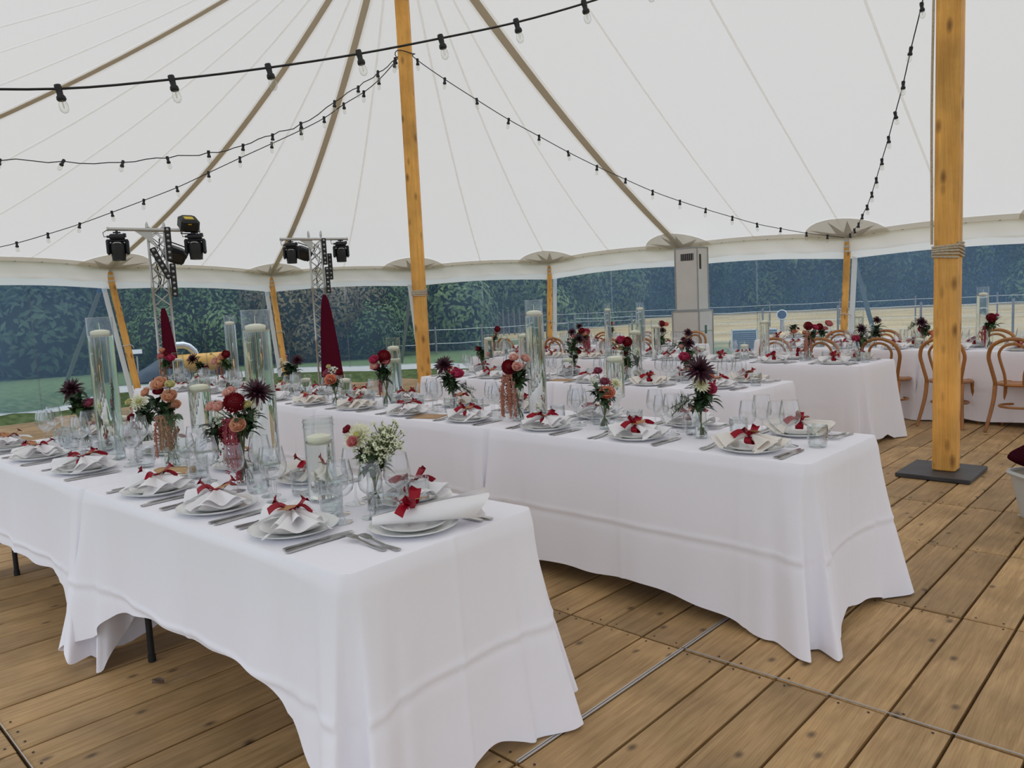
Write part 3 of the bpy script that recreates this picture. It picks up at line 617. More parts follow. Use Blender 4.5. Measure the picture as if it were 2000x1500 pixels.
leg = MB().lathe([(.0, 0), (.016, 0), (.016, .03), (.013, .032), (.013, .715)], 10).mesh('leg', BLACK)
topm = MB().bbox((0, 0, .727), (TL-.03, TW-.03, .025), .006).mesh('tabletop', mat('table_board', (.6, .58, .52), .6))
barm = MB().tube([(0, -.26, .2), (0, .26, .2)], .010, 6).mesh('crossbar', BLACK)
TABLE = Spec('folding_table', 'table', None, [('tabletop', topm)]+[('leg', leg, (sx*(TL/2-.2), sy*(TW/2-.13), 0)) for sx in (-1, 1) for sy in (-1, 1)]+[('crossbar', barm, (sx*(TL/2-.2), 0, 0)) for sx in (-1, 1)])
CLV = {}
HEMS = {('R1', 0): (.345, .05), ('R1', 1): (.33, .2), ('R2', 0): (.075, .05), ('R2', 1): (.15, .15)}
for row, (rx, ry, ra, n) in ROWS.items():
    for k in range(n):
        c = r2w(row, -TL/2-k*1.83, TW/2, 0)
        w = '%s table from aisle end of %s' % (ORD[k], RN[row]) if n > 1 else 'table at the rear by the clear wall'
        TABLE.put('folding table under white cloth, '+w, c, rad(ra), 'folding tables under white cloths')
        near = row in ('R1', 'R2')
        key = (row, k) if near else 100+(k+ord(row[1])) % 2
        if key not in CLV: CLV[key] = cloth_mesh(hash(str(key)) % 1000 if False else (len(CLV)*17+3), *HEMS.get((row, k), (.06, .05)), nt=60 if near else 22, dense=2.2 if near else 1.0, endfl=1.0 if near else .9)
        tag(link('tablecloth', CLV[key], None, c, (0, 0, rad(ra))), 'white cloth draped over the '+w, 'tablecloth', 'white tablecloths')

# ------------------------------------------------------------------ tableware prototypes
plate_m = MB().lathe([(0, .003), (.085, .003), (.088, 0), (.093, 0), (.098, .004), (.128, .013), (.139, .0185), (.140, .0205), (.137, .0205), (.100, .0075), (.088, .006), (0, .006)], 40, cap=False).mesh('dinner_plate', CERAM)
splate_m = MB().lathe([(0, .003), (.06, .003), (.063, 0), (.067, 0), (.073, .004), (.096, .0115), (.104, .0165), (.105, .018), (.102, .018), (.074, .0075), (.06, .006), (0, .006)], 36, cap=False).mesh('side_plate', CERAM)
def cutlery(kind):
    m = MB()
    if kind == 'knife':
        st = [(-.115, .017, .004), (-.10, .018, .006), (-.06, .015, .006), (-.015, .012, .006), (-.005, .012, .004), (.0, .018, .002), (.06, .021, .0016), (.10, .015, .0014), (.118, .004, .0012)]
    else:
        st = [(-.10, .016, .004), (-.085, .017, .004), (-.03, .009, .005), (.02, .007, .004), (.035, .012, .003), (.045, .023, .0025), (.058, .025, .0025)]
    v = []
    for y, w, t in st:
        zc = .004 + (.012*max(0, (y+.02)/.08) if kind == 'fork' and y > -.02 else 0) + (.0)
        v += [(-w/2, y, zc-t/2), (w/2, y, zc-t/2), (w/2, y, zc+t/2), (-w/2, y, zc+t/2)]
    k = len(st); m.add(v, [(i*4+j, i*4+(j+1) % 4, i*4+4+(j+1) % 4, i*4+4+j) for i in range(k-1) for j in range(4)]+[(3, 2, 1, 0), (k*4-4, k*4-3, k*4-2, k*4-1)], 0, False)
    if kind == 'fork':
        for x in (-.0108, -.0036, .0036, .0108):
            m.strip([(x, .056, .0155), (x, .08, .0165), (x*.95, .103, .011)], [.0045, .004, .002], .002, 0, (1, 0, 0))
    return m.mesh(kind, STEEL)
KNIFE, FORK = cutlery('knife'), cutlery('fork')
def wine(h, R):
    bowl = MB().lathe([(.005, h*.42), (R*.55, h*.455), (R*.88, h*.53), (R, h*.63), (R*.95, h*.78), (R*.80, h*.94), (R*.76, h)], 22, cap=False)
    bowl.lathe([(R*.76, h), (R*.775, h+.0012), (R*.745, h+.0012)], 22, cap=False)
    st = MB().lathe([(.012, .008), (.0045, .022), (.0038, h*.25), (.0045, h*.38), (.010, h*.425)], 10, cap=False)
    ft = MB().lathe([(.036, 0), (.0365, .002), (.025, .0045), (.010, .009), (.0, .010)], 22)
    return [('bowl', bowl.mesh('bowl', GLASS)), ('stem', st.mesh('stem', GLASS)), ('foot', ft.mesh('foot', GLASS))]
WINE_A = Spec('wine_glass', 'glass', None, wine(.205, .046)); WINE_B = Spec('wine_glass', 'glass', None, wine(.188, .040))
def tumbler():
    n, k = 28, 9; v = []
    for j in range(k+1):
        z = .016+.066*j/k
        for i in range(n):
            r = .0385+.003*(j/k) + (.0022 if (i+j) % 2 == 0 else -.0008); v.append((r*cos(2*pi*(i+.5*(j % 2)*0)/n), r*sin(2*pi*i/n), z))
    f = [(j*n+i, j*n+(i+1) % n, (j+1)*n+(i+1) % n, (j+1)*n+i) for j in range(k) for i in range(n)]
    body = MB().add(v, f, 0, False).lathe([(.0415, .082), (.0425, .095), (.041, .0955), (.0385, .085)], n, cap=False)
    base = MB().lathe([(0, 0), (.034, 0), (.038, .006), (.0385, .016), (.030, .014), (0, .012)], n, cap=False)
    return [('body', body.mesh('body', TUMB)), ('base', base.mesh('base', TUMB))]
TUMBLER = Spec('cut_glass_tumbler', 'glass', None, tumbler())
def napkin_spec(seed, matl, ln=.13, roll=False):
    r = random.Random(seed); m = MB()
    if roll:      # loosely rolled, open flared end
        def fn(u, v):
            a = 2*pi*v*1.15; x = -.125+.345*u; R = .014+.028*u**.8+.004*v; fl = .012*sin(6*pi*v+2)*max(0, u-.75)/.25
            return (x+fl+.014*sin(9*v)*max(0, u-.8)*5, (R+fl*.6)*1.5*cos(a)*(1-.55*max(0, .25-u)), .003+max(.0, (R*.85+fl*.5)*(1+sin(a))-.004))
        m.grid(fn, 26, 36)
    else:
        for sgn in (-1, 1):
            for lay in range(2):
                n = r.choice((1.5, 2, 2.5)); ph = r.uniform(0, 6); L = ln*r.uniform(.9, 1.25)*(1 if lay == 0 else .85); wd = r.uniform(.045, .085); tilt = r.uniform(-.25, .25); k2 = r.uniform(-.3, .3)
                def fn(u, v):
                    w = 2*v-1; ww = (.016+wd*u**.85)*w; a = tilt*u+.25*w*u
                    x = sgn*(.004+L*u*(1-.18*w*w*u+.10*sin(n*pi*w+ph)*u)); z = .024+.010*lay+.015*(1-u)**2 + (.024*u**.7)*sin(n*pi*w+ph)*(1-.25*u) - .022*u*u*abs(w)**1.5 + .008*k2*u
                    return (x*cos(a)-ww*sin(a)*sgn, x*sin(a)*sgn+ww*cos(a), max(z, .004-.012*max(0, u-.8)*5))
                m.grid(fn, 12, 30)
    nm = m.mesh('napkin', matl)
    rb = MB(); R = .030 if not roll else .036
    rb.strip([(0, (R*.95)*cos(a), .022+(R*.62)*sin(a)) for a in [2*pi*k/14 for k in range(15)]], .034, 0, 0, (1, 0, 0))
    top = .022+R*.62
    for sg in (-1, 1):
        y0 = r.uniform(.6, 1.0); hz = r.uniform(.030, .062); dx = r.uniform(-.5, .5)
        pts = []
        for k in range(11):
            a = k/10; q = sin(pi*a); b = .006+.062*q*y0; pts.append((sg*b*dx*.6+.012*(a-.5), sg*b, top+.003+hz*sin(pi*min(1, a*1.1))*(.4+.6*a)+.004))
        rb.strip(pts, [.013+.026*sin(pi*k/10) for k in range(11)], 0, 0, (1, sg*.3, .25))
        l = r.uniform(.05, .09); a0 = r.uniform(-.9, .9)
        rb.strip([(l*k/6*sin(a0)*1.2, sg*(.004+l*k/6*cos(a0)), top+.006+.022*sin(pi*k/6*.9)-.012*k/6) for k in range(7)], [.016+.014*k/6 for k in range(7)], 0, 0, (1, .2, .5*sg))
    rb.box((0, 0, top+.006), (.016, .018, .012))
    rm = rb.mesh('ribbon', RIBBON)
    tg = MB().box((0, 0, 0), (.068, .036, .0015), 0, Matrix.Translation((r.uniform(.005, .03), r.uniform(-.03, .03), top+.020)) @ Matrix.Rotation(r.uniform(-.5, .5), 4, 'Z') @ Matrix.Rotation(r.uniform(-.35, .35), 4, 'X') @ Matrix.Rotation(-.18, 4, 'Y'))
    return Spec('napkin', 'napkin', None, [('cloth', nm), ('ribbon', rm), ('name_tag', tg.mesh('name_tag', KRAFT))])
NAPS = [napkin_spec(s, CREAM if s % 3 == 1 else NAPKIN) for s in range(1, 7)]
NAPROLL = napkin_spec(20, NAPKIN, roll=True)
OCC = []      # occupied discs on the tables
def free(p, r): return all((p.x-q[0])**2+(p.y-q[1])**2 > (r+q[2])**2 for q in OCC)

# ------------------------------------------------------------------ centre pieces: positions measured on the table plane
RV = Vector((sin(YAW), -cos(YAW), 0)); DV = Vector((cos(YAW), sin(YAW), 0))
def settle(x, y):
    """move a base along the sight line of its stretch of table until it stands on a table; returns x, y, scale"""
    best = None
    for row in ROWS:
        rx, ry, a, n = ROWS[row]; a = rad(a)
        for k in [1+.004*i*s for i in range(45) for s in (1, -1)]:
            dx, dy = x*k-rx, y*k-ry; lx, ly = dx*cos(a)+dy*sin(a), -dx*sin(a)+dy*cos(a)
            if -1.83*n+.07 < lx < -.07 and .09 < ly < TW-.09:
                if best is None or abs(k-1) < best[0]: best = (abs(k-1), k, row)
                break
    return (x*best[1], y*best[1], best[1], best[2]) if best else None
CYLS = [  # x, y, height, radius, label
 (-2.321, 1.545, .305, .053, 'wide clear glass candle jar nearest the camera, front row'),
 (-3.054, 1.750, .712, .062, 'tallest glass cylinder of front row, behind red and blush bouquet'),
 (-4.015, 1.452, .718, .060, 'tall glass cylinder with candle near the far end of the front row'),
 (-4.549, 1.701, .184, .060, 'short glass cylinder candle behind the tall far cylinder of the front row'),
 (-2.847, 3.438, .706, .056, 'tall glass cylinder with candle at middle of the second row'),
 (-3.161, 3.62, .151, .037, 'tiny glass candle cylinder behind the blush bouquet of the second row'),
 (-4.504, 3.72, .480, .054, 'medium glass cylinder, front of a close pair, second row'),
 (-4.864, 4.0, .40, .050, 'medium glass cylinder, rear of a close pair, second row'),
 (-5.141, 3.708, .179, .058, 'short glass cylinder candle beside the coral and red posy, second row'),
 (-5.900, 3.829, .149, .056, 'short glass cylinder candle beside the white and dark posy, second row'),
 (-6.907, 3.95, .326, .042, 'narrow glass cylinder candle half hidden behind a tall cylinder, second row'),
 (-7.113, 3.792, .727, .057, 'tall glass cylinder with candle toward the far end of second row'),
 (-8.2, 3.95, .133, .068, 'short wide candle glass near the far end of second row'),
 (-8.35, 3.8, .355, .060, 'glass candle cylinder at the far end of the second row'),
 (-3.449, 5.507, .485, .053, 'glass cylinder with candle beside the yellow and crimson posy, third row'),
 (-4.235, 5.578, .202, .053, 'squat glass jar with candle at middle of the third row'),
 (-4.714, 5.510, .473, .050, 'slim glass candle cylinder toward the far half of third row'),
 (-3.208, 7.649, .469, .049, 'glass cylinder with candle at the aisle half of the fourth row'),
 (-3.40, 7.575, .189, .049, 'short glass cylinder candle at the aisle half of the fourth row'),
 (-4.089, 7.95, .140, .052, 'low glass candle by the centre of the fourth row'),
 (-4.391, 7.447, .454, .050, 'glass candle cylinder at the centre of the fourth row'),
 (-4.928, 8.0, .655, .052, 'tall glass cylinder, second tallest of the fourth row'),
 (-5.376, 7.95, .660, .044, 'tall slim glass cylinder beyond the centre of the fourth row'),
 (-6.597, 8.1, .639, .044, 'tall slim glass cylinder near the far end of fourth row'),
 (-7.2, 8.0, .318, .045, 'small glass candle cylinder at the far end of fourth row'),
 (-1.525, 9.35, .646, .058, 'tall glass cylinder with candle on the fifth row beside the red amaranth bouquet'),
 (-2.819, 9.5, .443, .052, 'glass candle cylinder behind the dark dahlia on the fifth row'),
 (-2.119, 9.30, .134, .052, 'low glass candle on the fifth row beside the main pole'),
 (-3.30, 9.55, .160, .055, 'low glass candle at the far end of fifth row'),
 (-2.216, 9.62, .30, .046, 'small glass candle cylinder half hidden behind the main pole')]
def cyl_spec(h, r, foot=0):
    z0 = foot; wl = h-.085 if h > .3 else h-.05; p = []
    if foot:
        vas = MB().lathe([(.055, 0), (.056, .004), (.02, .012), (.012, .03), (.011, z0*.55), (.020, z0*.68), (.012, z0*.8), (.03, z0-.012), (r, z0), (r, z0+h)], 26, cap=False)
    else: vas = MB().lathe([(0, .003), (r*.9, .003), (r*.9, 0), (r, .004), (r, h)], 30, cap=False)
    vas.lathe([(r, z0+h), (r+.0016, z0+h+.001), (r-.0016, z0+h+.002), (r-.003, z0+h)], 30, cap=False)
    p.append(('glass_wall', vas.mesh('glass_wall', VGLASS)))
    w = MB().lathe([(0, z0+.014), (r*.93, z0+.014), (r*.94, z0+.02), (r*.94, z0+wl), (0, z0+wl)], 30, cap=False)
    p.append(('water', w.mesh('water', WATER))); return Spec('glass_cylinder_vase', 'vase', None, p), z0+wl
def candle_spec(r):
    c = MB().lathe([(0, -.016), (r*.80, -.016), (r*.93, -.006), (r, .006), (r*.96, .013), (r*.5, .019), (0, .021)], 26, cap=False)
    w = MB().tube([(0, 0, .018), (.001, 0, .04), (.003, .001, .054)], .0016, 5)
    return Spec('floating_candle', 'candle', c.mesh('floating_candle', WAX), [('wick', w.mesh('wick', mat('wick', (.75, .72, .6), .8)))])
CS = {}
for x, y, h, r, lab in CYLS:
    s = settle(x, y)
    if not s: print('no table for', lab); continue
    x, y, k, row = s; h *= k; r *= k
    spec, wl = cyl_spec(h, r); p = Vector((x, y, TH+.001)); OCC.append((x, y, r+.006))
    o = spec.put(lab, p, 0, 'glass candle cylinders')
    rc = round(min(.045, r*.86), 3)
    if rc not in CS: CS[rc] = candle_spec(rc)
    CS[rc].put('floating candle in the '+lab.replace(' with candle', '').replace(' candle', '').replace(' with floating', ''), p+Vector((random.uniform(-1, 1)*(r*.94-rc)*.5, 0, wl+.006)), random.uniform(0, 6), 'floating candles')
    if 'wide clear glass candle jar' in lab:
        link('neck_ring', MB().lathe([(r, h-.035), (r+.004, h-.03), (r, h-.025), (r, h-.018), (r+.004, h-.012), (r, h-.006)], 30, cap=False).mesh('neck_ring', VGLASS), o)
for x, y, lab in ((-3.451, 1.659, 'footed glass hurricane with knopped stem, middle of front row'), (-2.279, 3.425, 'footed glass hurricane behind the coral rose posy, second row'), (-5.252, 5.591, 'footed glass hurricane at the far end of the third row')):
    x, y, k, row = settle(x, y); spec, wl = cyl_spec(.25, .05, .155); p = Vector((x, y, TH+.001)); OCC.append((x, y, .06))
    spec.put(lab, p, 0, 'footed glass hurricanes'); CS.setdefault(.043, candle_spec(.043)).put('floating candle in the '+lab, p+Vector((0, 0, wl+.006)), 0, 'floating candles')
    OCC.append((x, y, .057))

# flower heads, unit diameter, facing +z
def petal(mb, ang, el, L, w, r0=.05, cup=.1, tip=.1, z0=0, n=3, roll=0):
    ca, sa = cos(ang), sin(ang); v = []
    for k in range(n+1):
        t = k/n; e = el+cup*t*1.6; d = r0+L*t*cos(e) if False else r0+L*t*cos(el+cup*t); z = z0+L*t*sin(el+cup*t)
        ww = w*(sin(pi*min(1, .18+.72*t))**.8)*(1 if t < .99 else tip); u = .18*ww
        for s in (-1, 0, 1): v.append((d*ca-s*ww*.5*sa, d*sa+s*ww*.5*ca, z+(u if s else 0)+roll*s*ww))
    mb.add(v, [(k*3+j, k*3+j+1, k*3+j+4, k*3+j+3) for k in range(n) for j in (0, 1)], 0, True)
def bloom_mesh(code):
    r = random.Random(ord(code)); mb = MB()
    if code == 'D':
        for ring, (cnt, el, L) in enumerate(((17, -.25, .48), (16, .1, .47), (15, .42, .42), (12, .75, .36), (9, 1.05, .28), (6, 1.3, .2))):
            for k in range(cnt): petal(mb, 2*pi*(k+.5*ring)/cnt+r.uniform(-.08, .08), el+r.uniform(-.12, .12), L*r.uniform(.85, 1.05), .085, .03, r.uniform(-.2, .25), .12, 0, 3)
    elif code == 'R':
        N = 120
        for k in range(N):
            z = 1-1.62*(k+.5)/N; el = math.asin(z); a = k*2.39996; sc = .6+.4*min(1, k/40)
            petal(mb, a, el+.12-.5*max(0, z-.6), .17*sc, .16*sc, .31*cos(el), .35, .75, .31*z, 3)
        mb.lathe([(0, -.27), (.2, -.2), (.30, .0), (.24, .2), (.12, .27), (0, .29)], 12, cap=False)
    elif code == 'W':
        for ring, (cnt, el, L) in enumerate(((16, -.15, .5), (15, .15, .48), (13, .45, .42), (10, .8, .34), (7, 1.1, .24))):
            for k in range(cnt): petal(mb, 2*pi*(k+.5*ring)/cnt+r.uniform(-.05, .05), el, L*r.uniform(.92, 1.04), .135, .02, .12, .3, 0, 3)
        mb.lathe([(.0, -.02), (.10, .04), (.10, .13), (.05, .19), (0, .2)], 10, mi=1, cap=False)
    elif code == 'w':
        for k in range(16):
            a = k*2.399; q = math.sqrt(k/16)*.38; c = (q*cos(a), q*sin(a), .16*(1-(q/.4)**2)+r.uniform(-.04, .04)); M = Matrix.Translation(c) @ Matrix.Rotation(q*1.6, 4, Vector((-sin(a), cos(a), 0))) @ Matrix.Scale(.30, 4); t = MB()
            for j in range(7): petal(t, 2*pi*j/7+k, .5, .42, .34, .02, .3, .6, 0, 2)
            for j in range(4): petal(t, 2*pi*j/4+k, 1.1, .25, .25, .01, .3, .6, .02, 2)
            mb.add(t.v, t.f, 0, True, M)
    elif code == 'x':
        for k in range(150):
            p = Vector((r.gauss(0, .25), r.gauss(0, .25), r.gauss(0, .28)))
            if p.length > .55: p *= .55/p.length
            M = Matrix.Translation(p) @ Quaternion((r.gauss(0, 1), r.gauss(0, 1), r.gauss(0, 1), r.gauss(0, 1))).normalized().to_matrix().to_4x4() @ Matrix.Scale(.15, 4); t = MB()
            for j in range(5): petal(t, 2*pi*j/5, .3, .5, .42, .05, .2, .6, 0, 2)
            t.lathe([(.0, .1), (.16, .06), (.13, -.1), (0, -.16)], 5, mi=1, cap=False); mb.add(t.v, t.f, 0, True, M)
            for q in range(len(t.f)): mb.m[-len(t.f)+q] = t.m[q]
            a = p*.2; a.z = -.5; mb.tube([a, p*.7+Vector((0, 0, -.1)), p], .008, 3, 1)
    else:     # rose: spiralled cupped petals
        for ring, (cnt, el, L, w, r0) in enumerate(((6, .35, .42, .50, .10), (6, .75, .42, .48, .09), (5, 1.0, .40, .42, .06), (5, 1.2, .38, .32, .035), (3, 1.35, .36, .22, .012))):
            for k in range(cnt): petal(mb, 2*pi*(k+.5*ring)/cnt+r.uniform(-.15, .15), el, L*r.uniform(.92, 1.06), w, r0, .35 if ring < 2 else .55, .62, -.10, 4, r.uniform(-.12, .12))
        mb.lathe([(.0, -.18), (.10, -.14), (.17, -.02), (.10, .2), (0, .24)], 8, cap=False)
    return mb
ROSE = None; BLOOM = {}
for c in 'DRWwx': BLOOM[c] = bloom_mesh(c).mesh('bloom', PETAL[c], *([STEM] if c == 'x' else [mat('dahlia_eye', (.42, .40, .08), .7)] if c == 'W' else []))
rosemb = bloom_mesh('q')
for c in 'rPkbemoy': BLOOM[c] = rosemb.mesh('bloom', PETAL[c])
def leafclump(seed, n, needle=False):
    r = random.Random(seed); mb = MB()
    if needle:
        for s in range(4):
            d = Vector((r.uniform(.3, 1), r.uniform(-.4, .4), r.uniform(-.5, .5))); pts = [d*(k/9)*.6+Vector((0, 0, -.10*(k/9)**2)) for k in range(10)]; mb.tube(pts, .006, 3)
            for k in range(2, 10):
                for j in range(8):
                    q = Vector((r.gauss(0, 1), r.gauss(0, 1), r.gauss(0, 1))).normalized()*.13; mb.strip([pts[k], pts[k]+q+d*.04], [.014, .004], 0)
    else:
        for k in range(n):
            a = r.uniform(0, 2*pi); e = r.uniform(-.5, .9); L = r.uniform(.35, .65); w = L*r.uniform(.38, .52); c = Vector((cos(a)*cos(e), sin(a)*cos(e), sin(e))); b = Vector((r.uniform(-.12, .12), r.uniform(-.12, .12), r.uniform(-.25, .15)))
            sd = c.cross(Vector((0, 0, 1))).normalized(); nn = sd.cross(c); v = []
            for j in range(6):
                t = j/5; p = b+c*L*t+nn*(.12*L*sin(pi*t))-Vector((0, 0, .18*L*t*t)); ww = w*sin(pi*min(.98, .08+.92*t))**.75
                for s in (-1, 0, 1): v.append(p+sd*s*ww*.5+nn*(.14*ww if s else 0))
            mb.add(v, [(j*3+s, j*3+s+1, j*3+s+4, j*3+s+3) for j in range(5) for s in (0, 1)], 0, True)
            mb.tube([Vector((0, 0, -.35)), b*.5+Vector((0, 0, -.15)), b], .012, 3)
    return mb
LEAVES = [leafclump(s, 13).mesh('leaves', LEAF if s % 2 else DLEAF) for s in range(5)]; FERN = leafclump(9, 0, True).mesh('fern', LEAF)
def amaranth(seed):
    r = random.Random(seed); mb = MB()
    for s in range(5):
        a = r.uniform(0, 6.28); q = r.uniform(.05, .16); L = r.uniform(.6, 1.0); pts = []
        for k in range(16):
            t = k/15; pts.append(Vector((q*cos(a)*min(1, t*3), q*sin(a)*min(1, t*3), .12*sin(pi*min(1, t*3))*(1 if t < .34 else 0)-L*max(0, t-.1))))
        mb.tube(pts, .02, 4)
        for k in range(2, 16):
            for j in range(6):
                c = pts[k]+Vector((r.gauss(0, .028), r.gauss(0, .028), r.uniform(-.03, .03))); z = r.uniform(.016, .028)*(1.1-.5*k/15)
                mb.add([c+Vector(d)*z for d in ((1, 0, 0), (-1, 0, 0), (0, 1, 0), (0, -1, 0), (0, 0, 1.2), (0, 0, -1.2))], [(0, 2, 4), (2, 1, 4), (1, 3, 4), (3, 0, 4), (2, 0, 5), (1, 2, 5), (3, 1, 5), (0, 3, 5)], 0, False)
    return mb
AMS = [[amaranth(s).mesh('amaranth', m) for s in range(3)] for m in (AMAR, AMARB)]
def vase_spec(kind):
    h, r = (.135, .029) if kind == 'bottle' else (.205, .034)
    if kind == 'bottle': pr = [(0, .006), (r*.9, .005), (r*.9, 0), (r, .006), (r*1.02, h*.45), (r*.86, h*.72), (r*.86, h*.94), (r*.95, h), (r*.90, h+.001)]
    else: pr = [(0, .010), (r*.9, .009), (r*.92, 0), (r, .006), (r, h), (r*.95, h+.001)]
    w = MB().lathe([(0, .011), (r*.88, .011), (r*.9, h*.3), (r*.9, h*(.42 if kind == 'bottle' else .35)), (0, h*(.42 if kind == 'bottle' else .35))], 20, cap=False)
    return Spec('bud_vase', 'vase', None, [('glass_wall', MB().lathe(pr, 22, cap=False).mesh('glass_wall', VGLASS)), ('water', w.mesh('water', WATER))]), h, r
VS = {k: vase_spec(k) for k in ('bottle', 'bud')}
